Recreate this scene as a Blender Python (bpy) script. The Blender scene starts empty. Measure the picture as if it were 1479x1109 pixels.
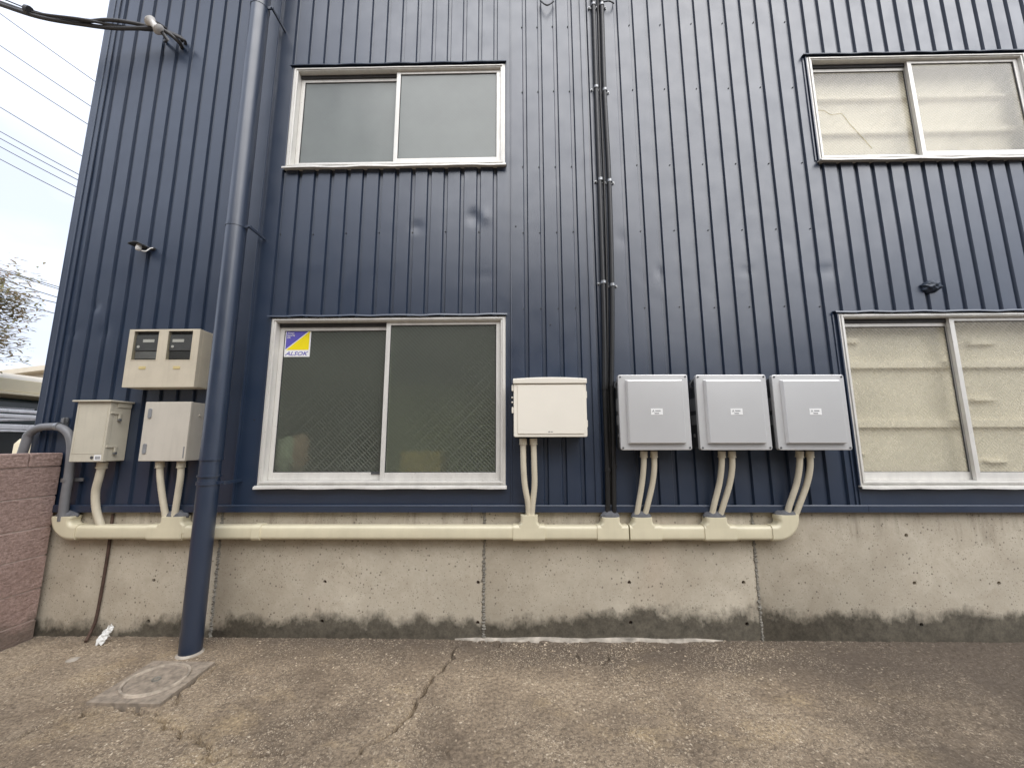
import bpy, bmesh, math, random
import numpy as np
from mathutils import Vector, Matrix, Euler

random.seed(7)
rng = np.random.default_rng(7)
scene = bpy.context.scene
col = scene.collection
R = math.radians

# ------------------------------------------------------------------ camera
CAM = Vector((0.0, -2.9, 1.355))
FPX, IMW, IMH = 560.0, 1479.0, 1109.0
PITCH, YAW, ROLL = R(8.44), R(1.022), R(0.17)
rot = (Matrix.Rotation(YAW, 3, 'Z') @ Matrix.Rotation(PITCH, 3, 'X') @ Matrix.Rotation(ROLL, 3, 'Y'))
right, fwd, up = rot @ Vector((1, 0, 0)), rot @ Vector((0, 1, 0)), rot @ Vector((0, 0, 1))
cam = bpy.data.cameras.new('camera')
cam_o = bpy.data.objects.new('camera', cam)
col.objects.link(cam_o)
m = Matrix.Identity(4)
for i in range(3):
    m[i][0], m[i][1], m[i][2], m[i][3] = right[i], up[i], -fwd[i], CAM[i]
cam_o.matrix_world = m
cam.sensor_fit = 'HORIZONTAL'; cam.sensor_width = 36.0
cam.lens = FPX / IMW * 36.0
cam.clip_start = 0.05; cam.clip_end = 600
scene.camera = cam_o

def ray(px, py):
    u = (px - IMW / 2) / FPX; v = (IMH / 2 - py) / FPX
    return right * u + fwd + up * v
def W(px, py, Y=0.0):                # pixel -> point on the vertical plane y = Y
    d = ray(px, py); return CAM + d * ((Y - CAM.y) / d.y)
def G(px, py, Z=0.0):                # pixel -> point on the ground
    d = ray(px, py); return CAM + d * ((Z - CAM.z) / d.z)
def S(px, py, X):                    # pixel -> point on a plane x = X
    d = ray(px, py); return CAM + d * ((X - CAM.x) / d.x)

# ------------------------------------------------------------------ sky, sun, exposure
SUN_EL, SUN_AZ = R(46), R(158)       # veiled sun, high behind the camera and to its right
world = bpy.data.worlds.new('World'); scene.world = world; world.use_nodes = True
nt = world.node_tree; nt.nodes.clear()
N = nt.nodes.new; L = nt.links.new
out = N('ShaderNodeOutputWorld'); bg = N('ShaderNodeBackground'); L(bg.outputs[0], out.inputs[0])
sky = N('ShaderNodeTexSky'); sky.sky_type = 'NISHITA'; sky.sun_disc = False
sky.sun_elevation = SUN_EL; sky.sun_rotation = SUN_AZ; sky.dust_density = 2.0
tc = N('ShaderNodeTexCoord'); mp = N('ShaderNodeMapping'); mp.inputs['Scale'].default_value = (1, 1, 2.2)
L(tc.outputs['Generated'], mp.inputs[0])
nz = N('ShaderNodeTexNoise'); nz.inputs['Scale'].default_value = 2.3; nz.inputs['Detail'].default_value = 6
L(mp.outputs[0], nz.inputs[0])
cr = N('ShaderNodeValToRGB'); cr.color_ramp.elements[0].position = 0.36; cr.color_ramp.elements[1].position = 0.62
cr.color_ramp.elements[0].color = (4.5, 4.85, 5.75, 1); cr.color_ramp.elements[1].color = (6.1, 6.45, 7.35, 1)
L(nz.outputs[0], cr.inputs[0])
mx = N('ShaderNodeMixRGB'); mx.inputs[0].default_value = 0.86
L(sky.outputs[0], mx.inputs[1]); L(cr.outputs[0], mx.inputs[2])
L(mx.outputs[0], bg.inputs[0]); bg.inputs[1].default_value = 0.10
sun = bpy.data.lights.new('sun', 'SUN'); sun.energy = 1.5; sun.angle = R(65); sun.color = (1.0, 0.975, 0.94)
sun_o = bpy.data.objects.new('sun', sun); col.objects.link(sun_o)
sd = Vector((math.sin(SUN_AZ) * math.cos(SUN_EL), math.cos(SUN_AZ) * math.cos(SUN_EL), math.sin(SUN_EL)))
sun_o.rotation_euler = sd.to_track_quat('Z', 'Y').to_euler()
sun_o.location = (-6, -12, 14)
vs = scene.view_settings
vs.view_transform = 'Standard'; vs.look = 'None'; vs.exposure = 1.14; vs.gamma = 1.0; vs.use_curve_mapping = False
scene.cycles.use_denoising = True
scene.cycles.max_bounces = 8
scene.cycles.transparent_max_bounces = 12

# ------------------------------------------------------------------ materials
MATS = {}
class NT:
    def __init__(s, name):
        s.m = bpy.data.materials.new(name); s.m.use_nodes = True
        s.t = s.m.node_tree; s.t.nodes.clear()
        s.out = s.n('ShaderNodeOutputMaterial'); s.b = s.n('ShaderNodeBsdfPrincipled')
        s.l(s.b.outputs[0], s.out.inputs[0])
        s.tc = s.n('ShaderNodeTexCoord'); MATS[name] = s.m
    def n(s, t): return s.t.nodes.new(t)
    def l(s, a, b): s.t.links.new(a, b)
    def obj(s): return s.tc.outputs['Object']
    def geo(s):
        if not hasattr(s, 'g'): s.g = s.n('ShaderNodeNewGeometry')
        return s.g.outputs['Position']
    def noise(s, scale, detail=4, rough=0.55, vec=None, stretch=None, dist=0.0):
        v = vec or s.geo()
        if stretch:
            mp = s.n('ShaderNodeMapping'); mp.inputs['Scale'].default_value = stretch; s.l(v, mp.inputs[0]); v = mp.outputs[0]
        t = s.n('ShaderNodeTexNoise'); t.inputs['Scale'].default_value = scale; t.inputs['Detail'].default_value = detail
        t.inputs['Roughness'].default_value = rough; t.inputs['Distortion'].default_value = dist
        s.l(v, t.inputs['Vector']); return t.outputs[0]
    def voro(s, scale, feat='F1', out=0, vec=None, rand=1.0):
        t = s.n('ShaderNodeTexVoronoi'); t.feature = feat; t.inputs['Scale'].default_value = scale
        t.inputs['Randomness'].default_value = rand
        s.l(vec or s.geo(), t.inputs['Vector']); return t.outputs[out]
    def ramp(s, fac, a, b, ca=(0, 0, 0, 1), cb=(1, 1, 1, 1)):
        r = s.n('ShaderNodeValToRGB'); e = r.color_ramp.elements
        e[0].position = a; e[1].position = b; e[0].color = ca if len(ca) == 4 else (*ca, 1); e[1].color = cb if len(cb) == 4 else (*cb, 1)
        s.l(fac, r.inputs[0]); return r.outputs[0]
    def mix(s, fac, a, b, mode='MIX'):
        x = s.n('ShaderNodeMixRGB'); x.blend_type = mode
        for i, v in ((0, fac), (1, a), (2, b)):
            if isinstance(v, (int, float)): x.inputs[i].default_value = v
            elif isinstance(v, tuple): x.inputs[i].default_value = v if len(v) == 4 else (*v, 1)
            else: s.l(v, x.inputs[i])
        return x.outputs[0]
    def math(s, op, a, b=0.0, clamp=False):
        x = s.n('ShaderNodeMath'); x.operation = op; x.use_clamp = clamp
        for i, v in ((0, a), (1, b)):
            if isinstance(v, (int, float)): x.inputs[i].default_value = v
            else: s.l(v, x.inputs[i])
        return x.outputs[0]
    def sep(s, vec=None):
        x = s.n('ShaderNodeSeparateXYZ'); s.l(vec or s.geo(), x.inputs[0]); return x.outputs
    def bump(s, h, strength=0.3, dist=0.01, prev=None):
        b = s.n('ShaderNodeBump'); b.inputs['Strength'].default_value = strength; b.inputs['Distance'].default_value = dist
        s.l(h, b.inputs['Height'])
        if prev: s.l(prev, b.inputs['Normal'])
        return b.outputs[0]
    def set(s, color=None, rough=None, spec=None, metal=None, normal=None, coat=None, coat_rough=None):
        for k, v in (('Base Color', color), ('Roughness', rough), ('Specular IOR Level', spec), ('Metallic', metal),
                     ('Normal', normal), ('Coat Weight', coat), ('Coat Roughness', coat_rough)):
            if v is None: continue
            if isinstance(v, (int, float)): s.b.inputs[k].default_value = v
            elif isinstance(v, tuple): s.b.inputs[k].default_value = v if len(v) == 4 else (*v, 1)
            else: s.l(v, s.b.inputs[k])
        return s.m

def plain(name, c, rough=0.5, metal=0.0, spec=0.5, var=0.12, scale=9.0, bumpy=0.0, dirt=0.0):
    t = NT(name)
    n = t.noise(scale, 5)
    d = tuple(x * (1 - var) for x in c); h = tuple(min(1, x * (1 + var)) for x in c)
    r = t.ramp(t.noise(scale * 3.1, 4), 0.3, 0.7, (rough * 0.85,) * 3, (min(1, rough * 1.15),) * 3)
    cc = t.ramp(n, 0.3, 0.7, d, h)
    if dirt:
        run = t.ramp(t.noise(34, 5, 0.65, stretch=(1, 1, 0.07)), 0.50, 0.72, (0, 0, 0), (dirt,) * 3)
        cc = t.mix(run, cc, tuple(x * 0.45 for x in c)); sp = t.ramp(t.noise(70, 4, 0.75), 0.64, 0.74, (0, 0, 0), (dirt * 1.3,) * 3)
        cc = t.mix(sp, cc, tuple(x * 0.35 for x in c))
    t.set(color=cc, rough=r, metal=metal, spec=spec)
    if bumpy: t.set(normal=t.bump(t.noise(scale * 22, 3), 0.25, bumpy))
    return t.m

def mk_navy():
    t = NT('navy_paint')
    big = t.noise(1.3, 4, stretch=(1, 1, 0.5)); streak = t.noise(9, 4, stretch=(1.0, 1.0, 0.06))
    c = t.ramp(big, 0.3, 0.72, (0.0095, 0.0205, 0.046), (0.013, 0.0265, 0.055))
    c = t.mix(t.ramp(streak, 0.52, 0.8, (0, 0, 0), (0.3, 0.3, 0.3)), c, (0.024, 0.037, 0.062))
    grime = t.ramp(t.noise(26, 5, 0.65), 0.63, 0.76, (0, 0, 0), (0.3, 0.3, 0.3))
    c = t.mix(grime, c, (0.040, 0.052, 0.073))
    rg = t.ramp(t.noise(5, 5), 0.3, 0.7, (0.32,) * 3, (0.46,) * 3)
    nb = t.bump(t.noise(2.6, 2), 0.35, 0.012)
    nb = t.bump(t.noise(260, 2), 0.06, 0.002, nb)
    t.set(color=c, rough=rg, spec=0.75, normal=nb, coat=0.5, coat_rough=0.3)
mk_navy()

def mk_concrete():
    t = NT('foundation_concrete')
    xyz = t.sep()
    c = t.ramp(t.noise(2.2, 6, 0.6), 0.3, 0.72, (0.40, 0.372, 0.312), (0.55, 0.518, 0.44))
    c = t.mix(t.ramp(t.noise(38, 4, 0.7), 0.35, 0.7, (0, 0, 0), (0.35, 0.35, 0.35)), c, (0.38, 0.34, 0.275))
    c = t.mix(t.ramp(t.noise(6, 5, 0.7, dist=1.4), 0.60, 0.70, (0, 0, 0), (0.45, 0.45, 0.45)), c, (0.52, 0.49, 0.43))
    rust = t.ramp(t.noise(1.7, 4, stretch=(1, 1, 0.35)), 0.60, 0.75, (0, 0, 0), (0.4, 0.4, 0.4))
    c = t.mix(rust, c, (0.43, 0.355, 0.285))
    blot = t.ramp(t.noise(4.2, 7, 0.72, dist=0.8), 0.42, 0.66, (0, 0, 0), (0.55,) * 3)
    c = t.mix(blot, c, (0.345, 0.305, 0.245))
    drip = t.mix(1.0, t.ramp(t.noise(10, 5, 0.7, stretch=(1, 1, 0.12)), 0.50, 0.70), t.ramp(t.math('ADD', xyz[2], t.math('MULTIPLY', t.noise(5, 4), 0.5)), 0.85, 1.15), 'MULTIPLY')
    c = t.mix(t.math('MULTIPLY', drip, 0.55), c, (0.16, 0.135, 0.10))
    # rising damp: an uneven dark tide mark along the foot
    tide = t.math('ADD', t.math('MULTIPLY', t.noise(1.9, 5, 0.7), 0.42), t.math('MULTIPLY', t.noise(11, 6, 0.75, stretch=(1, 1, 0.5)), 0.16))
    lvl = t.math('ADD', t.math('SUBTRACT', t.math('SUBTRACT', tide, 0.115), xyz[2]), t.math('MULTIPLY', xyz[0], 0.017))
    damp = t.ramp(lvl, -0.095, 0.075)
    c = t.mix(t.math('MULTIPLY', damp, 0.92), c, t.ramp(t.noise(22, 6, 0.75), 0.32, 0.7, (0.030, 0.028, 0.023), (0.125, 0.114, 0.09)))
    c = t.mix(1.0, c, (1.06, 1.02, 0.96), 'MULTIPLY')
    pit = t.voro(26); pm = t.ramp(pit, 0.10, 0.20, (1, 1, 1), (0, 0, 0))
    gate = t.ramp(t.noise(5, 2), 0.36, 0.52)
    pm = t.mix(1.0, pm, gate, 'MULTIPLY')
    pit2 = t.ramp(t.voro(62), 0.10, 0.24, (1, 1, 1), (0, 0, 0))
    pit2 = t.mix(1.0, pit2, t.ramp(t.noise(11, 2), 0.34, 0.55), 'MULTIPLY')
    pits = t.mix(1.0, pm, pit2, 'LIGHTEN')
    c = t.mix(t.math('MULTIPLY', pits, 0.75), c, (0.10, 0.085, 0.065))
    nb = t.bump(pits, -0.6, 0.006); nb = t.bump(t.noise(70, 5, 0.7), 0.35, 0.004, nb)
    t.set(color=c, rough=0.88, spec=0.25, normal=nb)
mk_concrete()

def mk_ground():
    t = NT('ground_concrete')
    xyz = t.sep()
    c = t.ramp(t.noise(1.1, 7, 0.66), 0.34, 0.66, (0.25, 0.207, 0.162), (0.50, 0.425, 0.33))
    c = t.mix(t.ramp(t.noise(2.9, 6, 0.68, dist=0.6), 0.46, 0.70, (0, 0, 0), (0.8, 0.8, 0.8)), c, (0.140, 0.113, 0.089))
    c = t.mix(t.ramp(t.noise(1.9, 5, 0.62, stretch=(1, 1.6, 1)), 0.54, 0.72, (0, 0, 0), (0.8, 0.8, 0.8)), c, (0.58, 0.475, 0.315))
    # paler washed area by the block wall, darker tone out to the far side and along the foot of the wall
    pale = t.math('SUBTRACT', t.math('MULTIPLY', t.noise(2.6, 5, 0.65), 1.1), t.math('ADD', t.math('MULTIPLY', xyz[0], 0.55), 1.85))
    c = t.mix(t.math('MULTIPLY', t.ramp(pale, -0.1, 0.4), 0.7), c, (0.53, 0.475, 0.40))
    far_dark = t.math('ADD', t.math('MULTIPLY', xyz[0], 0.62), t.math('ADD', t.math('MULTIPLY', xyz[1], -0.30), t.math('MULTIPLY', t.noise(1.5, 6, 0.62), 1.2)))
    wm = t.ramp(t.math('SUBTRACT', far_dark, 1.66), 0.0, 0.7)
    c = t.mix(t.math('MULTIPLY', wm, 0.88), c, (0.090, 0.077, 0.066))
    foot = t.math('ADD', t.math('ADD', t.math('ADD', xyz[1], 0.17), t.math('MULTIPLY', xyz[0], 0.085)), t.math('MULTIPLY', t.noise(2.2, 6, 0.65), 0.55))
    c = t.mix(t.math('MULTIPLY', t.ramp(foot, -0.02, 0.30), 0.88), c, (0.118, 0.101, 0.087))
    # worn surface: hollows hold dirt, sand and stones stand out pale, in patches
    fine = t.noise(55, 7, 0.82)
    c = t.mix(t.ramp(fine, 0.38, 0.60, (0.85, 0.85, 0.85), (0, 0, 0)), c, (0.078, 0.062, 0.048))
    area = t.ramp(t.noise(2.3, 6, 0.7), 0.40, 0.60, (0.03,) * 3, (1, 1, 1))
    area2 = t.ramp(t.noise(4.1, 5, 0.7), 0.42, 0.58, (0.05,) * 3, (1, 1, 1))
    wv = t.n('ShaderNodeMixRGB'); wv.inputs[0].default_value = 0.018; t.l(t.geo(), wv.inputs[1])
    wn = t.n('ShaderNodeTexNoise'); wn.inputs['Scale'].default_value = 60; t.l(t.geo(), wn.inputs['Vector']); t.l(wn.outputs[1], wv.inputs[2])
    def grains(sc, thr, lo, hi, vec):
        vc = t.voro(sc, out=1, vec=vec); vd = t.voro(sc, vec=vec)
        return t.mix(1.0, t.ramp(t.sep(vc)[0], thr, thr + 0.12), t.ramp(vd, lo, hi, (1, 1, 1), (0, 0, 0)), 'MULTIPLY')
    g1 = t.mix(1.0, grains(150, 0.55, 0.25, 0.55, wv.outputs[0]), area, 'MULTIPLY')
    g2 = t.mix(1.0, grains(64, 0.74, 0.22, 0.50, wv.outputs[0]), area2, 'MULTIPLY')
    grain = t.mix(1.0, g1, g2, 'LIGHTEN')
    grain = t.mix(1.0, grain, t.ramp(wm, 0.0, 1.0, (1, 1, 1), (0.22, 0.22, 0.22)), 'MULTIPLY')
    c = t.mix(t.math('MULTIPLY', grain, 0.95), c, t.ramp(t.noise(40, 3), 0.35, 0.65, (0.55, 0.46, 0.35), (0.80, 0.74, 0.64)))
    c = t.mix(1.0, c, (1.13, 1.04, 0.91), 'MULTIPLY')
    nb = t.bump(fine, 0.9, 0.012); nb = t.bump(grain, 0.6, 0.005, nb)
    t.set(color=c, rough=t.ramp(grain, 0, 1, (0.80,) * 3, (0.42,) * 3), spec=0.45, normal=nb)
mk_ground()

def mk_block():
    t = NT('block_face')
    oi = t.n('ShaderNodeObjectInfo')
    c = t.ramp(t.noise(7, 5, 0.65), 0.3, 0.72, (0.44, 0.31, 0.265), (0.62, 0.45, 0.39))
    c = t.mix(0.35, c, t.ramp(oi.outputs['Random'], 0, 1, (0.45, 0.32, 0.28), (0.55, 0.40, 0.35)))
    c = t.mix(t.ramp(t.noise(60, 4, 0.7), 0.4, 0.6, (0.6, 0.6, 0.6), (0, 0, 0)), c, (0.28, 0.19, 0.16))
    zz = t.sep()[2]
    c = t.mix(t.math('MULTIPLY', t.ramp(t.math('SUBTRACT', t.math('MULTIPLY', t.noise(6, 4), 0.4), zz), 0.0, 0.15), 0.6), c, (0.13, 0.115, 0.085))
    nb = t.bump(t.noise(24, 6, 0.7, stretch=(1, 1, 2.0)), 0.9, 0.03); nb = t.bump(t.noise(140, 4, 0.7), 0.5, 0.006, nb)
    t.set(color=c, rough=0.9, spec=0.25, normal=nb)
mk_block()

def mk_alu(name, c, rough=0.38):
    t = NT(name)
    n = t.noise(14, 5, 0.65, stretch=(1, 1, 0.25))
    cc = t.ramp(n, 0.3, 0.72, tuple(x * 0.82 for x in c), c)
    cc = t.mix(t.ramp(t.noise(45, 4, 0.7), 0.62, 0.74, (0, 0, 0), (0.45,) * 3), cc, (0.24, 0.21, 0.17))
    t.set(color=cc, rough=t.ramp(t.noise(30, 4), 0.3, 0.7, (rough * 0.8,) * 3, (rough * 1.3,) * 3), metal=0.2, spec=0.5)
mk_alu('sash_aluminium', (0.74, 0.72, 0.67))

def mk_glass(name, tint, frost, frost_col, hatch=0.45, blur=0.55):
    """patterned obscure glass: a see-through share, a frosted share and a clear surface reflection"""
    t = NT(name); t.t.nodes.remove(t.b)
    p = t.geo(); x, y, z = t.sep(p)
    k = 1 / 0.030
    a = t.math('FRACT', t.math('MULTIPLY', t.math('ADD', x, z), k))
    b = t.math('FRACT', t.math('MULTIPLY', t.math('SUBTRACT', x, z), k * 0.35))
    def line(v, w): return t.math('LESS_THAN', t.math('ABSOLUTE', t.math('SUBTRACT', v, 0.5)), w)
    h = t.math('MAXIMUM', line(a, 0.16), t.math('MULTIPLY', line(b, 0.07), 0.5))
    rip = t.noise(18, 4, 0.6)
    fr = t.math('ADD', t.math('ADD', frost, t.math('MULTIPLY', h, hatch)), t.math('MULTIPLY', t.math('SUBTRACT', rip, 0.5), 0.06), True)
    nb = t.bump(h, 0.25, 0.002); nb = t.bump(t.noise(3.0, 3), 0.25, 0.02, nb)
    tr = t.n('ShaderNodeBsdfTransparent'); tr.inputs[0].default_value = (*tint, 1)
    rf = t.n('ShaderNodeBsdfRefraction'); rf.inputs['Color'].default_value = (*tint, 1); rf.inputs['Roughness'].default_value = 0.42; rf.inputs['IOR'].default_value = 1.12
    see = t.n('ShaderNodeMixShader'); see.inputs[0].default_value = blur; t.l(tr.outputs[0], see.inputs[1]); t.l(rf.outputs[0], see.inputs[2])
    df = t.n('ShaderNodeBsdfDiffuse'); t.l(t.ramp(t.noise(4, 5, 0.6), 0.3, 0.7, tuple(c * 0.85 for c in frost_col), frost_col), df.inputs[0])
    m1 = t.n('ShaderNodeMixShader'); t.l(fr, m1.inputs[0]); t.l(see.outputs[0], m1.inputs[1]); t.l(df.outputs[0], m1.inputs[2])
    gl = t.n('ShaderNodeBsdfGlossy'); gl.inputs['Roughness'].default_value = 0.24; t.l(nb, gl.inputs['Normal'])
    fn = t.n('ShaderNodeFresnel'); fn.inputs['IOR'].default_value = 1.6
    front = t.math('SUBTRACT', 1.0, t.g.outputs['Backfacing'])
    m2 = t.n('ShaderNodeMixShader'); t.l(t.math('MULTIPLY', fn.outputs[0], front), m2.inputs[0]); t.l(m1.outputs[0], m2.inputs[1]); t.l(gl.outputs[0], m2.inputs[2])
    t.l(m2.outputs[0], t.out.inputs[0])
mk_glass('patterned_glass', (0.74, 0.78, 0.70), 0.10, (0.25, 0.265, 0.225), 0.40, 0.5)
mk_glass('patterned_glass_clearer', (0.985, 0.98, 0.95), 0.10, (0.62, 0.58, 0.47), 0.13, 0.22)
mk_glass('frosted_glass', (0.70, 0.74, 0.70), 0.42, (0.36, 0.385, 0.365), 0.12)

plain('duct_cream', (0.64, 0.585, 0.42), 0.34, dirt=0.06, var=0.07, scale=5)
plain('hose_cream', (0.60, 0.545, 0.42), 0.45, dirt=0.13, var=0.08, scale=12)
plain('box_ivory', (0.80, 0.755, 0.655), 0.14, var=0.03, scale=3)
plain('meter_beige', (0.56, 0.50, 0.385), 0.5, dirt=0.13, var=0.07, scale=6)
plain('box_beige', (0.53, 0.49, 0.39), 0.48, dirt=0.13, var=0.06, scale=6)
plain('box_greige', (0.53, 0.49, 0.415), 0.5, dirt=0.13, var=0.05, scale=6)
plain('putty', (0.105, 0.107, 0.115), 0.75, var=0.25, scale=30, bumpy=0.006)
plain('black_plastic', (0.013, 0.0125, 0.012), 0.42, var=0.2, scale=14)
plain('grey_pvc', (0.16, 0.16, 0.165), 0.42, var=0.12, scale=9)
plain('galvanised', (0.28, 0.285, 0.29), 0.4, metal=0.7, var=0.25, scale=40)
plain('inverter_body', (0.055, 0.057, 0.06), 0.45, var=0.15, scale=12)
plain('dark_rubber', (0.04, 0.04, 0.042), 0.6, var=0.2)
plain('meter_case', (0.13, 0.135, 0.145), 0.35, var=0.1)
plain('meter_black', (0.03, 0.031, 0.033), 0.3, var=0.15)
plain('meter_grey', (0.22, 0.225, 0.23), 0.4, var=0.15)
plain('white_label', (0.80, 0.80, 0.78), 0.4, var=0.04)
plain('ink', (0.05, 0.05, 0.055), 0.6, var=0.1)
plain('ink_grey', (0.22, 0.22, 0.23), 0.6, var=0.1)
plain('sticker_blue', (0.115, 0.10, 0.43), 0.35, var=0.05)
plain('sticker_yellow', (0.86, 0.70, 0.01), 0.35, var=0.04)
plain('label_ochre', (0.58, 0.47, 0.22), 0.5, var=0.1)
plain('rust', (0.075, 0.045, 0.033), 0.85, var=0.35, scale=18, bumpy=0.004)
plain('mortar_white', (0.36, 0.32, 0.265), 0.9, var=0.45, scale=14, bumpy=0.006)
plain('joint_mortar', (0.205, 0.19, 0.158), 0.95, var=0.25, scale=26, bumpy=0.006)
plain('block_mortar', (0.50, 0.40, 0.35), 0.92, var=0.15, scale=30, bumpy=0.003)
plain('slab_concrete', (0.27, 0.222, 0.17), 0.9, var=0.35, scale=34, bumpy=0.008)
plain('ring_concrete', (0.38, 0.32, 0.25), 0.9, var=0.4, scale=22, bumpy=0.006)
plain('paper_white', (0.72, 0.72, 0.69), 0.6, var=0.1)
plain('interior_dark', (0.10, 0.10, 0.09), 0.9, var=0.25, scale=2)
plain('interior_board', (0.74, 0.70, 0.605), 0.7, var=0.10, scale=4)
plain('interior_batten', (0.82, 0.775, 0.67), 0.6, var=0.05, scale=8)
plain('cardboard', (0.60, 0.42, 0.16), 0.8, var=0.12)
plain('bag_pink', (0.55, 0.30, 0.27), 0.5, var=0.15)
plain('bag_white', (0.62, 0.62, 0.60), 0.5, var=0.15)
plain('shed_cream', (0.80, 0.71, 0.50), 0.6, var=0.08, scale=1.5)
plain('shed_roof', (0.60, 0.54, 0.43), 0.7, var=0.1, scale=1.5)
plain('shed_dark', (0.022, 0.024, 0.024), 0.5, var=0.3, scale=2)
plain('shed_glass', (0.02, 0.05, 0.045), 0.12, var=0.4, scale=2)
plain('rail_silver', (0.82, 0.83, 0.86), 0.3, metal=0.15, var=0.1, scale=5)
plain('wire_black', (0.03, 0.03, 0.033), 0.5, var=0.1)
plain('cable_grey', (0.05, 0.049, 0.05), 0.5, var=0.2)
plain('porcelain', (0.75, 0.73, 0.69), 0.2, var=0.05)
plain('bark', (0.11, 0.085, 0.065), 0.9, var=0.3, scale=20, bumpy=0.01)
plain('sealant_navy', (0.03, 0.043, 0.066), 0.35, var=0.2, scale=20, bumpy=0.01)
def mk_leaf():
    t = NT('leaf')
    oi = t.noise(4.5, 4)
    c = t.ramp(oi, 0.38, 0.62, (0.30, 0.30, 0.15), (0.45, 0.33, 0.23))
    t.set(color=c, rough=0.5, spec=0.4)
    tl = t.n('ShaderNodeBsdfTranslucent'); t.l(c, tl.inputs[0]); ms = t.n('ShaderNodeMixShader'); ms.inputs[0].default_value = 0.5
    t.l(t.b.outputs[0], ms.inputs[1]); t.l(tl.outputs[0], ms.inputs[2]); t.l(ms.outputs[0], t.out.inputs[0])
mk_leaf()
def mk_silver():
    t = NT('silver_paint')
    c = t.ramp(t.noise(2, 3), 0.3, 0.7, (0.69, 0.686, 0.675), (0.74, 0.736, 0.725))
    nb = t.bump(t.noise(380, 2), 0.10, 0.0015)
    t.set(color=c, rough=0.25, metal=0.45, spec=0.5, normal=nb)
mk_silver()

# ------------------------------------------------------------------ mesh helpers
class MB:
    def __init__(s): s.v = []; s.f = []
    def add(s, vs, fs):
        o = len(s.v); s.v += [tuple(v) for v in vs]; s.f += [tuple(i + o for i in f) for f in fs]; return s
    def box(s, x0, x1, y0, y1, z0, z1):
        vs = [(x, y, z) for z in (z0, z1) for y in (y0, y1) for x in (x0, x1)]
        return s.add(vs, [(0, 2, 3, 1), (4, 5, 7, 6), (0, 1, 5, 4), (2, 6, 7, 3), (0, 4, 6, 2), (1, 3, 7, 5)])
    def loft(s, rings, cap=True, closed=True):
        n = len(rings[0]); vs = [p for r in rings for p in r]; fs = []
        for i in range(len(rings) - 1):
            for j in range(n if closed else n - 1):
                k = (j + 1) % n
                fs.append((i * n + j, i * n + k, (i + 1) * n + k, (i + 1) * n + j))
        if cap: fs += [tuple(reversed(range(n))), tuple(range((len(rings) - 1) * n, len(rings) * n))]
        return s.add(vs, fs)
    def tube(s, pts, r, n=12, cap=True, ridges=None):
        pts = [Vector(p) for p in pts]; rings = []
        t0 = (pts[1] - pts[0]).normalized(); u = t0.orthogonal().normalized()
        for i, p in enumerate(pts):
            t = (pts[min(i + 1, len(pts) - 1)] - pts[max(i - 1, 0)]).normalized()
            u = (u - t * u.dot(t)).normalized(); w = t.cross(u)
            rr = r[i] if hasattr(r, '__len__') else r
            rings.append([p + (u * math.cos(2 * math.pi * k / n) + w * math.sin(2 * math.pi * k / n)) * rr for k in range(n)])
        return s.loft(rings, cap)
    def disc(s, c, r, axis='y', n=16, h=0.004):
        c = Vector(c); a = {'y': Vector((0, 1, 0)), 'z': Vector((0, 0, 1)), 'x': Vector((1, 0, 0))}[axis]
        return s.tube([c - a * h / 2, c + a * h / 2], r, n)
    def build(s, name, mat, parent=None, smooth=None, bevel=0.0, seg=2):
        me = bpy.data.meshes.new(name); me.from_pydata(s.v, [], s.f); me.update()
        bm = bmesh.new(); bm.from_mesh(me); bmesh.ops.recalc_face_normals(bm, faces=bm.faces); 
        if bevel:
            es = [e for e in bm.edges if len(e.link_faces) == 2 and e.calc_face_angle(0) > R(35)]
            bmesh.ops.bevel(bm, geom=es, offset=bevel, segments=seg, profile=0.5, affect='EDGES', clamp_overlap=True)
        bm.to_mesh(me); bm.free()
        if smooth is None and bevel: smooth = 32
        if smooth:
            me.polygons.foreach_set('use_smooth', [True] * len(me.polygons)); me.set_sharp_from_angle(angle=R(smooth))
        me.materials.append(MATS[mat])
        o = bpy.data.objects.new(name, me); col.objects.link(o)
        if bevel: wn = o.modifiers.new('normals', 'WEIGHTED_NORMAL'); wn.keep_sharp = True
        if parent: o.parent = parent; o.matrix_parent_inverse = parent.matrix_world.inverted()
        return o

def spline(pts, n=8):
    P = [Vector(p) for p in pts]; P = [P[0] * 2 - P[1]] + P + [P[-1] * 2 - P[-2]]; o = []
    for i in range(1, len(P) - 2):
        a, b, c, d = P[i - 1:i + 3]
        for k in range(n):
            t = k / n
            o.append(0.5 * ((2 * b) + (c - a) * t + (2 * a - 5 * b + 4 * c - d) * t * t + (3 * b - a - 3 * c + d) * t ** 3))
    return o + [P[-2]]

def thing(name, label, cat, loc, group=None):
    o = bpy.data.objects.new(name, None); col.objects.link(o); o.location = loc; o.empty_display_size = 0.1
    o['label'] = label; o['category'] = cat
    if group: o['group'] = group
    o.matrix_world = Matrix.Translation(Vector(loc))
    return o
def tag(o, label, cat, group=None):
    o['label'] = label; o['category'] = cat
    if group: o['group'] = group
    return o
def plabel(o, label): o['label'] = label; return o

def rrect(cx, cz, w, h, r, n=4):
    """rounded rectangle as (a, b) pairs"""
    o = []
    for sx, sz, a0 in ((1, 1, 0), (-1, 1, 90), (-1, -1, 180), (1, -1, 270)):
        for k in range(n + 1):
            a = R(a0 + 90 * k / n); o.append((cx + sx * (w / 2 - r) + r * math.cos(a), cz + sz * (h / 2 - r) + r * math.sin(a)))
    return o

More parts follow.
